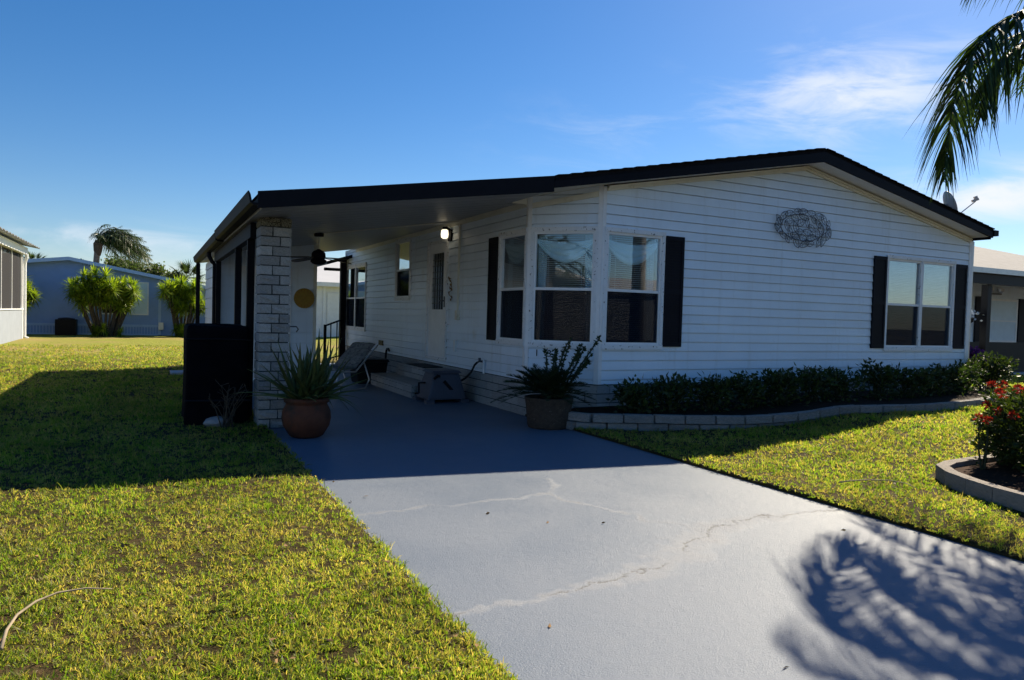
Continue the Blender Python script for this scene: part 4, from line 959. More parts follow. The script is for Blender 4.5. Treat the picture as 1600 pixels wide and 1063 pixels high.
leafy_shrub('shrub', (8.42, -.35), .40, .34, .60, 1500, M['ixora'], 'sunlit bright green shrub at the right house corner', 'shrub', .085, .04, None, 77, 18, .25, .5)

# ------------------------------------------------------------------ right bed: edging, mulch, ixora
RE = thing('garden_edging', (1.7, -4.2, .05), 'curved pale edging of the round bed by the driveway', 'edging')
RP = [(.95, -5.6), (.97, -5.1), (1.0, -4.77), (1.03, -4.60), (1.17, -4.24), (1.30, -4.02), (1.44, -3.87), (1.62, -3.79), (1.86, -3.75), (2.2, -3.74), (2.9, -3.66), (3.8, -3.42), (4.6, -3.42), (5.0, -3.95), (4.75, -4.9), (3.8, -5.7), (2.6, -6.05), (1.5, -6.0), (.98, -5.65)]
KB = rough_block_meshes('block', M['kerb'], 4, .012)
pr = path_sample(RP, .27)
for a, b in zip(pr[:-1], pr[1:]):
    m_ = (a+b)/2; d = (b-a).normalized(); nn = Vector((d.y, -d.x, 0)); m_ = m_+nn*.055; zg = float(terr(m_.x, m_.y))
    put_mesh('block', random.choice(KB), (m_.x, m_.y, max(.04, .165-.125)), RE, (0, 0, math.atan2(d.y, d.x)), ((b-a).length-.006, .095, .125))
cxy = Vector((2.8, -4.75, 0)); V = [(cxy.x, cxy.y, .17)]; F = []
for p in pr: d = (p-cxy); d = d*(1-.06/d.length); V.append((cxy.x+d.x, cxy.y+d.y, .12))
for i in range(1, len(pr)): F.append((0, i+1, i))
setp(mesh_obj('planting_bed', V, F, M['mulch'], origin=(2, -4.5, .1)), 'brown mulch of the round bed', kind='structure')
def ixora():
    c = (2.66, -4.60); z0 = .12; r = np.random.default_rng(5)
    t = thing('ixora_bush', (c[0], c[1], z0), 'dense clipped bush with red flower heads in the round bed', 'bush')
    mb = MB()
    for k in range(26):
        a = r.random()*6.283; q = math.sqrt(r.random()); mb.tube([(c[0]+.2*q*math.cos(a), c[1]+.2*q*math.sin(a), z0-.02), (c[0]+.6*q*math.cos(a), c[1]+.6*q*math.sin(a), z0+.35), (c[0]+.78*q*math.cos(a), c[1]+.74*q*math.sin(a), z0+.60)], [.012, .009, .004], 5)
    mb.build('branches', M['stem'], t)
    n = 24000; D0 = unit(r.normal(size=(n*2, 3))); D0 = D0[D0[:, 2] > -.92][:n]; n = len(D0)
    e = .42; rad = 1/(np.abs(D0[:, 0])**(2/e)+np.abs(D0[:, 1])**(2/e)+np.abs(D0[:, 2])**(2/e))**(e/2)     # rounded box
    lump = 1+.09*np.sin(D0[:, 0]*9+1)*np.sin(D0[:, 1]*8)+.06*np.sin(D0[:, 2]*13)
    f = r.random(n)**.45; P = D0*rad[:, None]*lump[:, None]*(.62+.38*f)[:, None]*np.array([.80, .80, .335])+np.array([c[0], c[1], z0+.33])
    P[:, 2] = np.maximum(P[:, 2], z0+.03)
    D = unit(D0+r.normal(size=(n, 3))*.55+np.array([0, 0, .35]))
    V, F, k = oval_leaves(P, D, .048*(.7+.6*r.random(n)), .025*(.7+.5*r.random(n)))
    mesh_obj('leaves', V, F, M['ixora'], t, tint=np.repeat(r.random(n)**1.3, k), kind='stuff')
    # flower heads
    heads = []
    for i in range(3):
        m_ = 34; d = unit(r.normal(size=(m_, 3))+np.array([0, 0, .6])); C = d*.028; V, F, k = oval_leaves(C*.4, d, .030+.012*r.random(m_), np.full(m_, .014))
        me = bpy.data.meshes.new('flower_head'); me.from_pydata([tuple(v) for v in V], [], [tuple(q) for q in F]); me.materials.append(M['red']); heads.append(me)
    got = 0; spots = []
    for j in np.argsort(-(D0[:, 2]*.6-D0[:, 0]*.5+D0[:, 1]*.5+r.random(n)*1.3)):
        p = D0[j]*rad[j]*lump[j]*np.array([.84, .84, .36])+np.array([c[0], c[1], z0+.34])
        if r.random() > .35 or any(np.linalg.norm(p-q) < .15 for q in spots): continue
        spots.append(p)
        put_mesh('flower_head', heads[got % 3], p, t, (r.random(), r.random(), r.random()*6), (1.05,)*3); got += 1
        if got > 26: break
ixora()
leafy_shrub('sapling', (1.86, -4.02), .05, .05, .50, 150, M['hedge'], 'thin upright sapling at the tip of the round bed', 'plant', .04, .018, None, 91, 3, .12)

# ------------------------------------------------------------------ big palm, right of frame
PALM = thing('palm_tree', (4.28, -3.98, .12), 'tall feather palm with long hanging fronds at the right edge', 'palm tree')
mb = MB(); mb.tube([(4.30, -4.00, 0), (4.27, -3.97, 1.0), (4.25, -3.95, 2.4), (4.23, -3.94, 3.6), (4.22, -3.94, 4.25)], [.19, .15, .135, .13, .10], 14); mb.build('trunk', M['palmbark'], PALM, smooth=True)
def palm_frond(path, nl=84, ll=.62, lw=.030, hang=.75, v_up=.05):
    az = math.atan2(path[-1][1]-path[0][1], path[-1][0]-path[0][0])
    P = [Vector(q) for q in path]; Q = []
    for i in range(len(P)-1):
        a, b, c_, d = P[max(i-1, 0)], P[i], P[i+1], P[min(i+2, len(P)-1)]
        for k in range(6): t = k/6; Q.append(.5*((2*b)+(c_-a)*t+(2*a-5*b+4*c_-d)*t*t+(3*b-a-3*c_+d)*t**3))
    Q.append(P[-1])
    return pinnate(Q[0], az, 0, 0, 0, nl, ll, lw, M['palmleaf'], PALM, v_up=v_up, hang=hang, path=Q, rach=.022, nseg=5, fwd=.55, jit=.16)
K = Vector((4.22, -3.93, 4.23))
palm_frond([K, (3.80, -3.63, 4.58), (3.24, -3.37, 4.43), (2.78, -3.26, 4.05), (2.50, -3.22, 3.42), (2.42, -3.22, 2.70)], 124, .56, .031, .95)
palm_frond([K, (4.01, -3.51, 4.76), (3.80, -3.14, 5.08), (3.59, -2.87, 5.11), (3.46, -2.71, 4.94)], 70, .50, .030, .8)
palm_frond([K, (3.85, -3.67, 4.39), (3.46, -3.37, 4.23), (3.16, -3.20, 3.88), (3.07, -3.16, 3.43)], 80, .48, .032, .9)
rr = random.Random(9)
for (azd, el, L, ar) in ((100, 40, 2.2, .70), (195, 58, 1.9, .95), (212, 25, 2.1, .70), (230, 42, 2.3, .70), (258, 20, 2.0, .6), (285, 40, 2.2, .7), (320, 30, 2.1, .65), (350, 45, 2.3, .7), (25, 25, 2.1, .6), (60, 40, 2.2, .65), (88, 22, 2.0, .6), (72, 62, 2.2, .75), (40, 55, 2.2, .7), (335, 60, 2.2, .7)):
    a, e = R(azd), R(el); d = Vector((math.cos(a)*math.cos(e), math.sin(a)*math.cos(e), math.sin(e)))
    palm_frond([K+d*(L*t)+Vector((0, 0, -ar*L*t*t)) for t in (0, .25, .5, .75, 1)], 40, .50, .030, .8)

# ------------------------------------------------------------------ grass
def grass():
    r = np.random.default_rng(11); P = []
    cx, cy = CAM_LOC.x, CAM_LOC.y
    def patch(n_try, amin, amax, dmin, dmax, dens0):
        # density (per m2) falls as 1/d^2 -> uniform in (angle, log d)
        n = int(dens0*16*(R(amax)-R(amin))*math.log(dmax/dmin)); a = R(amin)+r.random(n)*(R(amax)-R(amin)); d = dmin*(dmax/dmin)**r.random(n)
        return np.stack([cx+np.sin(a)*d, cy+np.cos(a)*d], 1)
    Q = np.concatenate([patch(0, -25, 30, 2.0, 26, 3300), patch(0, 30, 75, 3.4, 22, 3300)])
    x, y = Q[:, 0], Q[:, 1]
    keep = ~((x > DX0+.02) & (x < DX1-.02) & (y < 10.6)) & ~((x > -.7) & (y > .0) & (x < 8.5)) & ~((x > -3.45) & (x < 0) & (y > 9.9) & (y < 10.6))
    # planting beds
    fx = np.array([p.x for p in pts_f]); fy = np.array([p.y for p in pts_f]); o = np.argsort(fx)
    keep &= ~((x > 0) & (x < 9.1) & (y > np.interp(x, fx[o], fy[o])-.05) & (y < .3))
    rx_ = np.array([p.x for p in pr]); ry_ = np.array([p.y for p in pr])
    ring_top = np.interp(x, [1.0, 1.17, 1.44, 1.62, 2.2, 3.5], [-4.77, -4.24, -3.87, -3.79, -3.74, -3.5])
    keep &= ~((x > .93) & (y < ring_top+.06) & (y > -6.1) & (x < 5.05) & ~((x > 4.4) & (y < -5.2)))
    keep &= ~((x < -8.3)) & ~((x > -3.35) & (x < -1.6) & (y > 6) & (y < 9.3)) & ~((x > -4.03) & (x < -3.55) & (y > 7.2) & (y < 7.76))
    Q = Q[keep]; n0 = len(Q)
    big = np.sin(Q[:, 0]*1.9+.4*np.sin(Q[:, 1]*2.3))*np.sin(Q[:, 1]*1.6+1.3)*.5+.5*np.sin(Q[:, 0]*5.1+Q[:, 1]*3.7)*np.sin(Q[:, 1]*4.3-Q[:, 0]*2)
    g_ = np.random.default_rng(3).random((900, 900))
    def vn(x, y, sc):
        a = (x*sc+4000) % 898; b = (y*sc+4000) % 898; i, j = a.astype(int), b.astype(int); u, v = a-i, b-j; u = u*u*(3-2*u); v = v*v*(3-2*v)
        return (g_[i, j]*(1-u)+g_[i+1, j]*u)*(1-v)+(g_[i, j+1]*(1-u)+g_[i+1, j+1]*u)*v
    th = .25*vn(Q[:, 0], Q[:, 1], 6)+.40*vn(Q[:, 0]+7, Q[:, 1], 19)+.35*vn(Q[:, 0]+3, Q[:, 1]+5, 36)
    near = np.clip(1-(np.hypot(Q[:, 0]-cx, Q[:, 1]-cy)-6)/10, 0, 1)
    kp = r.random(n0) > near*np.clip((.47-th)*5, 0, .92); Q = Q[kp]; big = big[kp]; th = th[kp]; n0 = len(Q)
    nb = 5; cl_t = r.normal(size=n0)*.20+.5*np.clip(vn(Q[:, 0]+11, Q[:, 1]+2, 3)-.55, 0, 1); cl_h = (.75+.5*r.random(n0))*(.65+.7*th); cl_s = r.random(n0) < .19; Q = np.repeat(Q, nb, 0); big = np.repeat(big, nb); n = len(Q)
    dist = np.hypot(Q[:, 0]-cx, Q[:, 1]-cy); sc = np.clip(dist/6.5, .75, 2.0)
    Q = Q+r.normal(size=(n, 2))*(.008*sc)[:, None]
    z = terr(Q[:, 0], Q[:, 1]); P = np.concatenate([Q, z[:, None]-.004], 1)
    cl_t = np.repeat(cl_t, nb); cl_h = np.repeat(cl_h, nb); cl_s = np.repeat(cl_s, nb)
    a = r.random(n)*6.283; tl = np.abs(r.normal(size=n))*.42+.12
    D = np.stack([np.cos(a)*np.sin(tl), np.sin(a)*np.sin(tl), np.cos(tl)], 1); D[:, 2] = np.maximum(D[:, 2], .12); D = unit(D)
    L = (.022+.034*r.random(n)+.012*np.clip(big, -1, 1))*cl_h*np.clip(sc, .9, 1.5); tall = r.random(n) < .012; L[tall] *= 1.8
    W = (.0042+.0042*r.random(n))*sc
    V, F, k = blade_mesh(P, D, L, W, .25+.35*r.random(n), 2, twist=r.normal(size=n)*.9)
    tint = np.clip(r.normal(size=n)*.20+cl_t+.20-.22*big+cl_s*.6+(r.random(n) < .10)*.5, 0, 1)
    o = mesh_obj('grass', V, F, M['grass'], origin=(0, 0, 0), tint=np.repeat(tint, k)); setp(o, 'short green and straw lawn grass', 'grass', kind='stuff')
    return n
NBLADES = grass()
def litter():
    r = np.random.default_rng(8); n = 420; a = R(-24)+r.random(n)*R(84); d = 2.4*(11/2.4)**r.random(n)
    P = np.stack([CAM_LOC.x+np.sin(a)*d, CAM_LOC.y+np.cos(a)*d, np.zeros(n)], 1); dr = (P[:, 0] > DX0) & (P[:, 0] < DX1)
    P = P[~dr | (r.random(n) < .06)]; dr = (P[:, 0] > DX0) & (P[:, 0] < DX1); keep = ~((P[:, 0] > .9) & (P[:, 1] < -3.6)) & (P[:, 1] < -1.0); P = P[keep]; dr = dr[keep]; n = len(P)
    P[:, 2] = np.where(dr, .006, terr(P[:, 0], P[:, 1])+.02+.02*r.random(n)); D = unit(np.stack([r.normal(size=n), r.normal(size=n), r.normal(size=n)*.15], 1))
    V, F, k = oval_leaves(P, D, .022+.03*r.random(n), .010+.012*r.random(n)); setp(mesh_obj('leaf_litter', V, F, M['leafbrown'], origin=(0, 0, 0)), 'scattered small dry brown leaves on lawn and driveway', 'leaf litter', kind='stuff')
litter()
# dry stalks are things
def stalk(P, r0, label):
    P = [Vector((x, y, float(terr(x, y))+z)) for x, y, z in P]
    setp(MB().tube(P, [r0*(1-.6*i/(len(P)-1)) for i in range(len(P))], 6).build('dry_stalk', M['straw'], smooth=True), label, 'stalk')
stalk([(-4.83, -4.42, .025), (-4.835, -4.28, .035), (-4.82, -4.15, .04), (-4.77, -4.05, .045), (-4.70, -3.99, .045), (-4.60, -3.975, .04), (-4.50, -4.0, .03)], .007, 'long curved dry stalk lying on the near left lawn')
stalk([(.50, -3.70, .03), (.60, -3.72, .04), (.74, -3.78, .05), (.85, -3.88, .05), (.88, -4.0, .045), (.84, -4.12, .03)], .006, 'curved dry stalk lying on the lawn by the round bed')

# ------------------------------------------------------------------ wall art: wire leaves
WA = thing('wall_art', (4.2, -.03, 2.72), 'oval spray of dark wire leaves on the white gable', 'wall art')
def wire_leaf_mesh(L, W, veins):
    mb = MB(); up_ = [Vector((L*(t-.5), 0, W*.5*math.sin(math.pi*t)**.8*(1))) for t in [i/8 for i in range(9)]]; dn = [Vector((p.x, 0, -p.z)) for p in up_]
    mb.tube(up_, .0042, 4); mb.tube(dn, .0042, 4); mb.tube([up_[0], up_[-1]], .0026, 4)
    for q in range(1, veins+1):
        x = L*(q/(veins+1)-.5); h = W*.5*math.sin(math.pi*q/(veins+1))**.8*.95; mb.tube([(x-.02, 0, 0), (x+.015, 0, h)], .002, 4); mb.tube([(x-.02, 0, 0), (x+.015, 0, -h)], .002, 4)
    me = bpy.data.meshes.new('wire_leaf'); me.from_pydata(mb.v, [], mb.f); me.materials.append(M['wire']); return me
WLM = [wire_leaf_mesh(.20, .10, 3), wire_leaf_mesh(.18, .085, 2), wire_leaf_mesh(.22, .09, 3)]
rr = random.Random(21); placed = []
for ringr, cnt in ((1.0, 20), (.66, 12), (.32, 6)):
    for k in range(cnt):
        a = 2*math.pi*(k+rr.uniform(-.25, .25))/cnt; x = 4.2+.53*ringr*math.cos(a); z = 2.725+.235*ringr*math.sin(a)
        rot = a+R(rr.choice((90, 60, 125, -70)))+rr.uniform(-.4, .4)
        put_mesh('wire_leaf', rr.choice(WLM), (x, -.045-.012*rr.random(), z), WA, (0, -rot, 0), (rr.uniform(.85, 1.1),)*3)
MB().tube([(4.2+.45*math.cos(t), -.03, 2.725+.19*math.sin(t)) for t in [2*math.pi*i/28 for i in range(29)]], .004, 5).build('wire_ring', M['wire'], WA)

# ------------------------------------------------------------------ satellite dish
SD_ = thing('satellite_dish', (7.5, .15, 3.2), 'small grey satellite dish on the right roof slope', 'satellite dish')
def dish():
    c = Vector((7.56, -.08, 3.38)); ax = Vector((.83, -.60, .40)).normalized(); s = ax.cross(Vector((0, 0, 1))).normalized(); u = s.cross(ax); V = []; F = []
    for i in range(7):
        r_q = .225*i/6
        for k in range(28): a = 2*math.pi*k/28; V.append(c+s*(r_q*.9*math.cos(a))+u*(r_q*math.sin(a))+ax*(.045*(i/6)**2))
    for i in range(6):
        for k in range(28): F.append((i*28+k, i*28+(k+1) % 28, (i+1)*28+(k+1) % 28, (i+1)*28+k))
    o = mesh_obj('reflector', V, F, M['dish'], SD_, smooth=True)
    md = o.modifiers.new('s', 'SOLIDIFY'); md.thickness = .012
    zt0 = zt(7.5)
    MB().tube([(7.42, -.02, zt0-.01), (7.42, -.04, zt0+.16), c-ax*.01], .02, 8).build('mast', M['alu'], SD_)
    e = c+ax*.42+u*-.10; MB().tube([c-u*.24+ax*.04, e], .009, 6).build('feed_arm', M['alu'], SD_)
    MB().obox(e+u*.02, ax*.05, s*.025, u*.02).obox(e+u*.05+ax*.02, ax*.02, s*.03, u*.03).build('receiver', M['dish'], SD_)
dish()

# ------------------------------------------------------------------ rear: awning post, stair railing, white building
AW = thing('rear_awning', (-.15, 10.1, 0), 'black post and sloping awning at the back corner of the home', 'awning')
box('post', -.20, -.06, 10.02, 10.16, 0, 2.60, M['black'], AW)
mb = MB(); mb.hexa([(-.62, 9.7, 2.42), (.0, 9.7, 2.62), (.0, 11.2, 2.62), (-.62, 11.2, 2.42)], [(-.62, 9.7, 2.50), (.0, 9.7, 2.70), (.0, 11.2, 2.70), (-.62, 11.2, 2.50)]); mb.build('roof_panel', M['dark'], AW)
box('beam', -.60, -.22, 10.04, 10.12, 2.30, 2.37, M['black'], AW)
RL = thing('stair_railing', (-.4, 10.0, 0), 'short black metal stair railing behind the patio recliner', 'railing')
box('newel', -.60, -.54, 9.97, 10.03, 0, .98, M['black'], RL)
mb = MB(); mb.bar((-.57, 10.0, .95), (-.13, 10.0, 1.12), .04, .04); mb.build('handrail', M['black'], RL)
for x, z in ((-.43, 1.0), (-.28, 1.06)): box('baluster', x-.012, x+.012, 9.988, 10.012, .1, z, M['black'], RL)
MB().bar((-.57, 10.0, .12), (-.13, 10.0, .24), .03, .03).build('rail', M['black'], RL)

def lap_wall(fr, u0, u1, z0, ztf, lap, mat, name, parent):
    """siding of a far building as one sheet with real lap steps"""
    V = []; F = []; us = np.linspace(u0, u1, 13)
    for i in range(12):
        zt0 = ztf(us[i]), ztf(us[i+1]); z = z0
        while z < max(zt0):
            for q in (0, 1):
                pass
            za, zb = z, z+lap; a0, a1 = min(za, zt0[0]), min(za, zt0[1]); b0, b1 = min(zb, zt0[0]), min(zb, zt0[1]); n = len(V)
            V += [fr.p(us[i], a0, .016), fr.p(us[i+1], a1, .016), fr.p(us[i+1], b1, .002), fr.p(us[i], b0, .002), fr.p(us[i], a0, .0), fr.p(us[i+1], a1, .0)]
            F += [(n, n+1, n+2, n+3), (n+4, n+5, n+1, n)]; z += lap
    return mesh_obj(name, V, F, mat, parent)
def simple_building(name, label, x0, x1, y0, y1, eave, ridge, wall, roofm, ridge_axis='x', trim='white'):
    t = thing(name, ((x0+x1)/2, (y0+y1)/2, 0), label, 'house'); f = Frame((0, y0, 0), (1, 0, 0), (0, -1, 0))
    xm, ym = (x0+x1)/2, (y0+y1)/2
    if ridge_axis == 'x':
        lap_wall(f, x0, x1, 0, lambda u: eave, .18, wall, 'wall', t)
        box('wall', x0, x1, y0+.001, y1, 0, eave, wall, t)
        MB().hexa([(x0-.3, y0-.4, eave-.02), (x1+.3, y0-.4, eave-.02), (x1+.3, ym, ridge), (x0-.3, ym, ridge)], [(x0-.3, y0-.4, eave+.06), (x1+.3, y0-.4, eave+.06), (x1+.3, ym, ridge+.08), (x0-.3, ym, ridge+.08)]).build('roof', roofm, t)
        MB().hexa([(x0-.3, ym, ridge), (x1+.3, ym, ridge), (x1+.3, y1+.4, eave-.02), (x0-.3, y1+.4, eave-.02)], [(x0-.3, ym, ridge+.08), (x1+.3, ym, ridge+.08), (x1+.3, y1+.4, eave+.06), (x0-.3, y1+.4, eave+.06)]).build('roof', roofm, t)
        mb = MB(); mb.box(x0-.3, x1+.3, y0-.43, y0-.401, eave-.12, eave+.07); mb.build('fascia', M[trim], t)
    return t
wb = simple_building('white_house', 'bright white house behind the carport passage', .6, 11.0, 25.2, 34, 2.55, 3.9, M['white'], M['metalroof'])
box('corner_trim', .57, .68, 25.12, 25.2, 0, 2.5, M['white'], wb); box('corner_trim', 2.60, 2.72, 25.13, 25.18, 0, 2.5, M['white'], wb); box('garage_door', 2.8, 5.3, 25.14, 25.18, .02, 2.15, M['white'], wb)

# ------------------------------------------------------------------ blue house at the back left
BH = thing('blue_house', (-6, 30, 0), 'long blue sided house at the far end of the lawn', 'house')
BY = 27.5; BF = Frame((0, BY, 0), (1, 0, 0), (0, -1, 0))
btop = lambda x: 2.72+(x+11.2)*(.50/3.8) if x < -7.4 else 3.22-.185*(x+7.4)
lap_wall(BF, -11.2, -3.95, .5, lambda u: btop(u), .13, M['blue'], 'wall', BH); lap_wall(BF, -3.94, -2.0, .05, lambda u: btop(u)-.05, .13, M['blue'], 'wall', BH)
box('wall', -11.2, -2.0, BY+.02, BY+14, .0, 2.2, M['blue'], BH)
for (xa, xb) in ((-11.5, -7.4), (-7.399, -1.8)):
    mb = MB(); mb.hexa([(xa, BY-.35, btop(xa)), (xb, BY-.35, btop(xb)), (xb, BY+14, btop(xb)), (xa, BY+14, btop(xa))], [(xa, BY-.35, btop(xa)+.05), (xb, BY-.35, btop(xb)+.05), (xb, BY+14, btop(xb)+.05), (xa, BY+14, btop(xa)+.05)]); mb.build('roof', M['metalroof'], BH)
    mb = MB(); mb.hexa([(xa, BY-.38, btop(xa)-.09), (xb, BY-.38, btop(xb)-.09), (xb, BY-.351, btop(xb)-.09), (xa, BY-.351, btop(xa)-.09)], [(xa, BY-.38, btop(xa)+.055), (xb, BY-.38, btop(xb)+.055), (xb, BY-.351, btop(xb)+.055), (xa, BY-.351, btop(xa)+.055)]); mb.build('fascia', M['bluetrim'], BH)
box('corner_trim', -4.06, -3.95, BY-.04, BY, .05, 2.5, M['bluetrim'], BH)
box('skirt_rail', -11.2, -4.06, BY-.03, BY+.01, .40, .50, M['bluetrim'], BH); box('skirt_rail', -11.2, -4.06, BY-.03, BY+.01, .0, .10, M['bluetrim'], BH)
mb = MB(); x = -11.2
while x < -4.1: mb.box(x, x+.03, BY-.015, BY, .1, .4); x += .11
mb.build('skirt_lattice', M['bluetrim'], BH, kind='stuff'); box('skirt_panel', -11.2, -4.06, BY, BY+.015, .1, .4, M['blue'], BH)
def far_window(x0, x1, z0, z1, parent, y, mat):
    mb = MB(); mb.box(x0-.06, x0, y-.03, y, z0, z1); mb.box(x1, x1+.06, y-.03, y, z0, z1); mb.box(x0-.06, x1+.06, y-.03, y, z1, z1+.06); mb.box(x0-.06, x1+.06, y-.03, y, z0-.06, z0); w = mb.build('window', M['white'], parent)
    box('blind', x0, x1, y-.014, y, z0, z1, mat, w); return w
far_window(-5.12, -4.5, .98, 2.3, BH, BY-.02, M['blind']); far_window(-6.2, -5.5, .98, 2.3, BH, BY-.02, M['dark']); far_window(-3.52, -3.15, 1.15, 1.66, BH, BY-.02, M['blind'])
mb = MB(); mb.box(-4.05, -3.85, BY-.2, BY-.03, .3, .62); mb.build('meter_box', M['alu'], BH)
ACU = thing('air_conditioner', (-7.44, 27.0, 0), 'dark square air conditioner unit by the blue house', 'air conditioner')
box('cabinet', -7.82, -7.08, 26.6, 27.3, .03, .68, M['dark'], ACU, bevel=.02); mb = MB()
for k in range(14): mb.box(-7.80, -7.10, 26.58, 26.6, .09+k*.04, .105+k*.04)
mb.build('grille', M['black'], ACU, kind='stuff'); disc_mb = MB().lathe([(.30, .681), (.30, .72), (.05, .75)], (-7.45, 26.95), 20); disc_mb.build('fan_guard', M['dark'], ACU); box('pad', -7.9, -7.0, 26.5, 27.38, -.02, .03, M['slab'], ACU)

# ------------------------------------------------------------------ left neighbour with screened porch
LN = thing('screen_porch_house', (-10, 16, 0), 'neighbouring home with dark screened porch over a white low wall', 'house')
box('low_wall', -8.62, -8.40, 4, 22.8, -.02, 1.07, M['stucco'], LN)
mb = MB(); z = .20
while z < 1.05: mb.box(-8.402, -8.394, 4, 22.8, z-.004, z+.004); z += .2
box('cap', -8.66, -8.37, 4, 22.83, 1.07, 1.11, M['white'], LN)
yy = 4.0
while yy < 22.7:
    y2 = min(yy+1.86, 22.8); box('screen_post', -8.47, -8.41, y2-.05, y2, 1.11, 3.02, M['white'], LN)
    MB().poly([(-8.43, yy, 1.11), (-8.43, y2-.05, 1.11), (-8.43, y2-.05, 3.02), (-8.43, yy, 3.02)], [(0, 1, 2, 3)]).build('screen_panel', NSCREEN, LN); yy = y2
box('corner_post', -8.52, -8.39, 22.70, 22.84, 0, 3.02, M['white'], LN)
box('end_wall', -14.5, -8.54, 22.70, 22.80, 0, 3.02, M['stucco'], LN); box('inner_wall', -12.5, -12.4, 4, 22.7, 0, 3.0, M['stucco'], LN)
box('fascia', -8.34, -8.28, 3.8, 23.0, 3.02, 3.26, M['white'], LN); box('soffit', -8.62, -8.345, 3.8, 23.0, 3.02, 3.05, M['white'], LN)
V = []; F = []; ny = 160
for i in range(ny+1):
    yq = 3.7+(23.5-3.7)*i/ny; zz = .018*(1 if (i//2) % 2 else -1)
    V += [(-7.98, yq, 3.30+zz), (-14.5, yq, 4.5+zz)]
for i in range(ny): F.append((2*i, 2*i+1, 2*i+3, 2*i+2))
rf = mesh_obj('roof', V, F, M['alu'], LN); md = rf.modifiers.new('s', 'SOLIDIFY'); md.thickness = .012
MB().tube([(-8.30, 22.85, 3.05), (-8.30, 22.86, 2.9), (-8.35, 22.9, 2.75), (-8.36, 22.92, 2.6), (-8.36, 22.92, .12), (-8.25, 22.92, .04)], .055, 8).build('downspout', M['white'], LN)

# ------------------------------------------------------------------ right neighbour
RN = thing('carport_house', (17, 6, .2), 'neighbouring home on the right with pale grey roof and deep porch', 'house')
RY = 2.4
MB().hexa([(11.4, RY-.2, 2.62), (24, RY-.2, 2.62), (24, RY+7, 4.55), (11.4, RY+7, 4.55)], [(11.4, RY-.2, 2.70), (24, RY-.2, 2.70), (24, RY+7, 4.63), (11.4, RY+7, 4.63)]).build('roof', M['greyroof'], RN)
box('gutter', 11.4, 24, RY-.30, RY-.201, 2.60, 2.72, M['alu'], RN); box('fascia', 11.4, 24, RY-.22, RY-.14, 2.36, 2.598, M['dark'], RN)
box('roof_vent', 14.55, 14.95, 5.2, 5.5, 3.45, 3.83, M['alu'], RN)
WY = RY+2.2; RFm = Frame((0, WY, 0), (1, 0, 0), (0, -1, 0))
lap_wall(RFm, 11.6, 24, .2, lambda u: 2.62, .18, M['siding'], 'wall', RN)
box('end_wall', 11.45, 11.6, WY, RY+7, 0, 2.9, M['siding'], RN)
box('post', 13.05, 13.20, RY-.12, RY+.03, .1, 2.36, M['dark'], RN); box('post', 17.6, 17.75, RY-.12, RY+.03, .1, 2.36, M['dark'], RN)
rw = far_window(17.15, 18.6, 1.0, 2.15, RN, WY-.02, M['blind']); box('meeting_rail', 17.15, 18.6, WY-.05, WY-.034, 1.55, 1.59, M['white'], rw)
box('shutter', 16.55, 17.05, WY-.06, WY-.02, .95, 2.25, M['shutter'], RN); box('shutter', 18.72, 19.2, WY-.06, WY-.02, .95, 2.25, M['shutter'], RN)
mb = MB(); mb.box(17.0, 17.7, WY-.1, WY-.02, 2.33, 2.37); fl = mb.build('flood_light', M['wire'], RN)
for x in (17.1, 17.6): MB().lathe([(.03, 2.38), (.08, 2.42), (.09, 2.5), (.02, 2.52)], (x, WY-.12), 12).build('lamp_head', M['alu'], fl)
box('porch_floor', 11.6, 24, RY, WY, .12, .26, M['slab'], RN); box('low_wall', 11.6, 15.6, RY+.25, RY+.40, .2, 1.0, M['dark'], RN)
leafy_shrub('flowering_shrub', (12.75, 2.42), .38, .22, .62, 900, M['purple'], 'purple flowering shrub by the right neighbour porch', 'shrub', .09, .06, None, 55, 14, .26, .4)
HB = thing('hanging_basket', (12.55, RY+.1, 1.6), 'white flowers in a hanging basket on the right neighbour porch', 'hanging basket')
MB().lathe([(.08, 1.38), (.18, 1.48), (.20, 1.56)], (12.55, RY+.1), 16).build('basket', M['dark'], HB)
MB().tube([(12.55, RY+.1, 1.5), (12.55, RY+.1, 2.36)], .008, 5).build('hanger', M['wire'], HB)
P = np.array([12.55, RY+.1, 1.66])+RNG.normal(size=(240, 3))*np.array([.12, .12, .07]); V, F, k = oval_leaves(P, unit(RNG.normal(size=(240, 3))), np.full(240, .07), np.full(240, .05)); mesh_obj('flowers', V, F, M['white'], HB, kind='stuff')

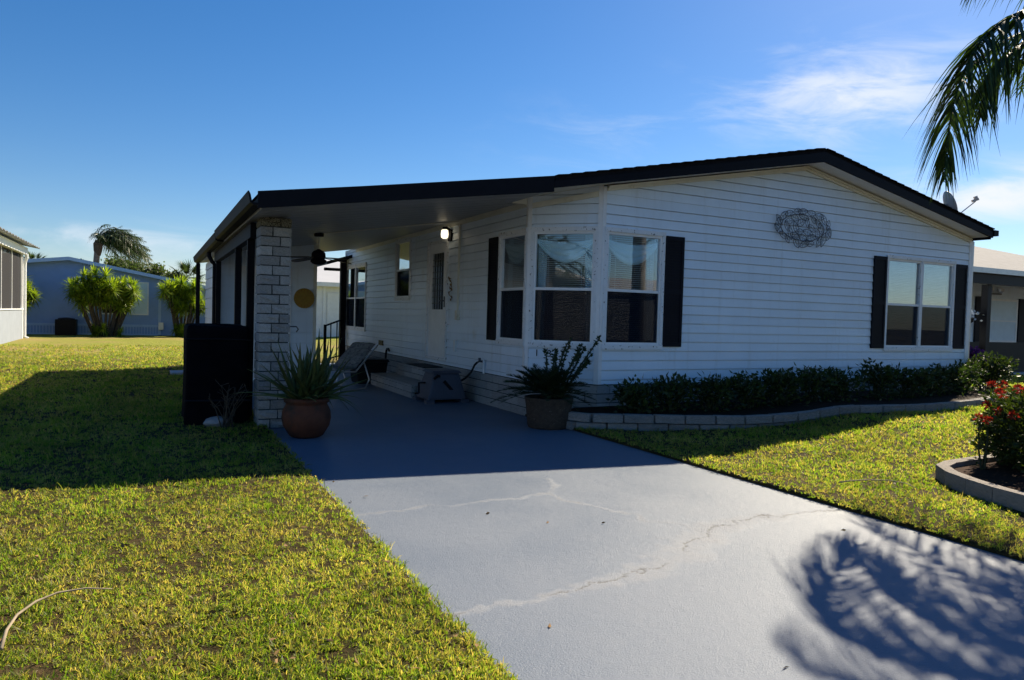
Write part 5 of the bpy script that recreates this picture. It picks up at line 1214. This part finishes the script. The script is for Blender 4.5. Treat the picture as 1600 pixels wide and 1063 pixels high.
# ------------------------------------------------------------------ dracaena clumps
def rosette_mesh(n, L, W, seed):
    r = np.random.default_rng(seed); k = np.arange(n); a = k*2.399; tl = R(-55)+R(140)*(k/n)**.9
    D = unit(np.stack([np.cos(a)*np.cos(tl), np.sin(a)*np.cos(tl), np.sin(tl)], 1)); P = D*.02; P[:, 2] += .12*(k/n)
    V, F, q = blade_mesh(P, D, L*(.8+.3*r.random(n)), np.full(n, W), .12+.2*r.random(n), 3, taper=1.0)
    me = bpy.data.meshes.new('leaf_rosette'); me.from_pydata([tuple(v) for v in V], [], [tuple(f) for f in F]); at = me.attributes.new('tint', 'FLOAT', 'POINT'); at.data.foreach_set('value', np.repeat(r.random(n), q).astype(np.float32)); me.materials.append(M['dracaena']); return me
RM = [rosette_mesh(64, .46, .06, i) for i in range(3)]
def dracaena(c, width, h, nst, label, seed):
    r = random.Random(seed); t = thing('dracaena', (c[0], c[1], 0.03), label, 'plant')
    for s in range(nst):
        a = r.random()*6.283; q = r.random()**.5; tip = Vector((c[0]+width*.5*(2*(s+.5)/nst-1)+r.uniform(-.12, .12), c[1]+q*.6*math.sin(a), h*(.80+.2*r.random())-.35*abs(2*(s+.5)/nst-1)**3)); b0 = Vector((c[0]+(tip.x-c[0])*.32, c[1]+(tip.y-c[1])*.3, 0)); mid = b0*.45+tip*.55+Vector((r.uniform(-.1, .1), 0, -.1))
        MB().tube([b0, mid, tip], [.06, .045, .03], 7).build('stem', M['bark'], t)
        put_mesh('leaf_rosette', r.choice(RM), tip, t, (r.uniform(-.3, .3), r.uniform(-.3, .3), r.random()*6), (r.uniform(.9, 1.2),)*3)
        for j in range(3):
            u = r.uniform(.15, .95); p = mid+(tip-mid)*u*.9; off = Vector((r.uniform(-.3, .3), r.uniform(-.35, .1), r.uniform(-.05, .2)))
            MB().tube([p-Vector((0, 0, .2)), p+off], .025, 5).build('stem', M['bark'], t)
            put_mesh('leaf_rosette', r.choice(RM), p+off, t, (r.uniform(-.5, .5), r.uniform(-.5, .5), r.random()*6), (r.uniform(.65, 1.0),)*3)
    for j in range(7):
        put_mesh('leaf_rosette', r.choice(RM), (c[0]+r.uniform(-.5, .6), c[1]-.25+r.uniform(-.3, .2), r.uniform(.05, .35)), t, (r.uniform(-.3, .3), r.uniform(-.3, .3), r.random()*6), (r.uniform(.6, .95),)*3)
    return t
dracaena((-6.0, 26.0), 2.5, 2.45, 17, 'wide clump of spiky bright dracaena before the blue house', 3)
dracaena((-9.35, 26.4), 1.5, 2.4, 9, 'dracaena clump half hidden behind the screened porch', 4)
dracaena((-3.15, 26.2), 1.5, 2.3, 11, 'dracaena clump behind the rear corner of the carport', 5)

# ------------------------------------------------------------------ trees behind
def far_palm(c, h, L, label, seed, lean=0, n=20, nm='palm_tree', wind=0.0, mat='farpalm', hang=.5):
    r = random.Random(seed); t = thing(nm, (c[0], c[1], 0), label, 'palm tree'); top = Vector((c[0]+lean, c[1], h))
    MB().tube([(c[0], c[1], -.05), (c[0]+lean*.4, c[1], h*.5), top], [.24, .18, .15], 10).build('trunk', M['palmbark'], t)
    MB().lathe([(.14, h-.9), (.22, h-.6), (.24, h-.2), (.12, h)], (c[0]+lean, c[1]), 12).build('crownshaft', M['bark'], t)
    for k in range(n):
        a = k*2.399; f = k/n; tl = R(-5+75*f+r.uniform(-8, 8)); d = Vector((math.cos(a)*math.cos(tl)+wind, math.sin(a)*math.cos(tl)*.8, math.sin(tl))).normalized()
        pts = [top+d*(L*s)+Vector((wind*.35*L*s*s, 0, -(.50+.15*r.random())*L*s*s)) for s in [i/8 for i in range(9)]]
        pinnate(pts[0], math.atan2(d.y, d.x), 0, 0, 0, 34, L*.26, L*.020, M[mat], t, v_up=.1, hang=hang, path=pts, rach=.03, nseg=2, jit=.15)
    return t
far_palm((-7.35, 40), 5.05, 2.15, 'windblown feather palm above the blue house roof', 2, .25, 46, wind=.95, hang=.9)
def fan_palm(c, h, r0, label, seed, n=24):
    r = random.Random(seed); t = thing('fan_palm', (c[0], c[1], 0), label, 'palm tree'); top = Vector((c[0], c[1], h))
    MB().tube([(c[0], c[1], -.05), top], [.22, .18], 10).build('trunk', M['palmbark'], t)
    for k in range(n):
        a = k*2.399; tl = R(-30+110*k/n); d = Vector((math.cos(a)*math.cos(tl), math.sin(a)*math.cos(tl), math.sin(tl))); p = top+d*r0*.5
        m = 22; s = d.cross(Vector((0, 0, 1))).normalized() if abs(d.z) < .98 else Vector((1, 0, 0)); u = s.cross(d)
        ang = np.linspace(-1.9, 1.9, m); D = np.array([tuple((d*math.cos(q)+s*math.sin(q)).normalized()) for q in ang]); V, F, q = blade_mesh(np.array([tuple(p)]*m), D, np.full(m, r0*.55), np.full(m, r0*.05), np.full(m, .25), 2)
        mesh_obj('frond', V, F, M['farpalm'], t, origin=p, tint=np.repeat(RNG.random(m)*.6, q))
    return t
fan_palm((-2.3, 42), 2.9, 1.7, 'dark fan palm above the right end of the blue house', 4); fan_palm((-12.2, 44), 3.7, 1.3, 'small fan palm over the left end of the blue house', 5, 18)
fan_palm((-10.9, 46), 3.6, 1.2, 'second small fan palm beside the screened porch roof', 6, 18)
def tree(c, h, cr, label, seed, n=3800, mat='treeleaf', ls=.26):
    r = np.random.default_rng(seed); t = thing('tree', (c[0], c[1], 0), label, 'tree'); mb = MB()
    mb.tube([(c[0], c[1], -.05), (c[0]+.1, c[1], h*.35), (c[0], c[1], h*.6)], [.25, .18, .10], 9); mb.build('trunk', M['bark'], t)
    cl = []; mb = MB()
    for k in range(16):
        a = r.random()*6.283; q = cr*(.25+.7*r.random()); z = h*(.52+.42*r.random()); p = np.array([c[0]+q*math.cos(a), c[1]+q*math.sin(a), z]); cl.append(p); mb.tube([(c[0], c[1], h*.35+.2*h*r.random()), tuple(p)], [.07, .02], 5)
    mb.build('limbs', M['bark'], t); cl = np.array(cl)
    P = cl[r.integers(0, len(cl), n)]+r.normal(size=(n, 3))*cr*np.array([.22, .22, .17]); V, F, k = oval_leaves(P, unit(r.normal(size=(n, 3))+np.array([0, 0, -.2])), ls*(.6+.6*r.random(n)), ls*.5*np.ones(n))
    mesh_obj('crown', V, F, M[mat], t, tint=np.repeat(r.random(n), k), kind='stuff'); return t
tree((-6.0, 52), 5.0, 1.3, 'pale feathery tree beyond the blue house roof', 3); tree((-4.7, 50), 4.3, 1.2, 'low pale tree to the right of the windblown palm', 4); tree((-9.9, 56), 4.8, .9, 'tiny dark treetop over the blue house ridge', 8, 1500, 'hedge')
tree((-3.4, 58), 4.3, 1.4, 'hazy pale treetop left of the dark fan palm', 6)

# ------------------------------------------------------------------ street side behind the camera, seen only in the window glass
Vr = [(-60, -20, .016), (60, -20, .016), (60, -13.9, .016), (-60, -13.9, .016)]
setp(mesh_obj('road', [(x, y, .075) for x, y, z in Vr], [(0, 1, 2, 3)], M['asphalt']), 'asphalt street along the front lawns', kind='structure')
sb = simple_building('white_house', 'white house across the street reflected in the right window', 14, 30, -34, -24, 2.6, 3.8, M['white'], M['greyroof'])
MB().hexa([(14, -23.8, .1), (30, -23.8, .1), (30, -23.7, .1), (14, -23.7, .1)], [(14, -23.8, 2.5), (30, -23.8, 2.5), (30, -23.7, 2.5), (14, -23.7, 2.5)]).build('street_wall', M['white'], sb)
lb = simple_building('white_house', 'white house to the left reflected in the corner window', -30, -19, -14, -5, 2.6, 3.7, M['white'], M['metalroof'])
far_palm((-11.5, -6.2), 3.2, 1.9, 'palm reflected in the corner window', 11, 0, 18, hang=.4)
far_palm((12.5, -11.5), 4.8, 2.2, 'palm reflected in the right corner pane', 12, 0, 18, hang=.4)
tree((20, -13), 7.5, 3.0, 'broad tree reflected in the double window', 13, 3500)
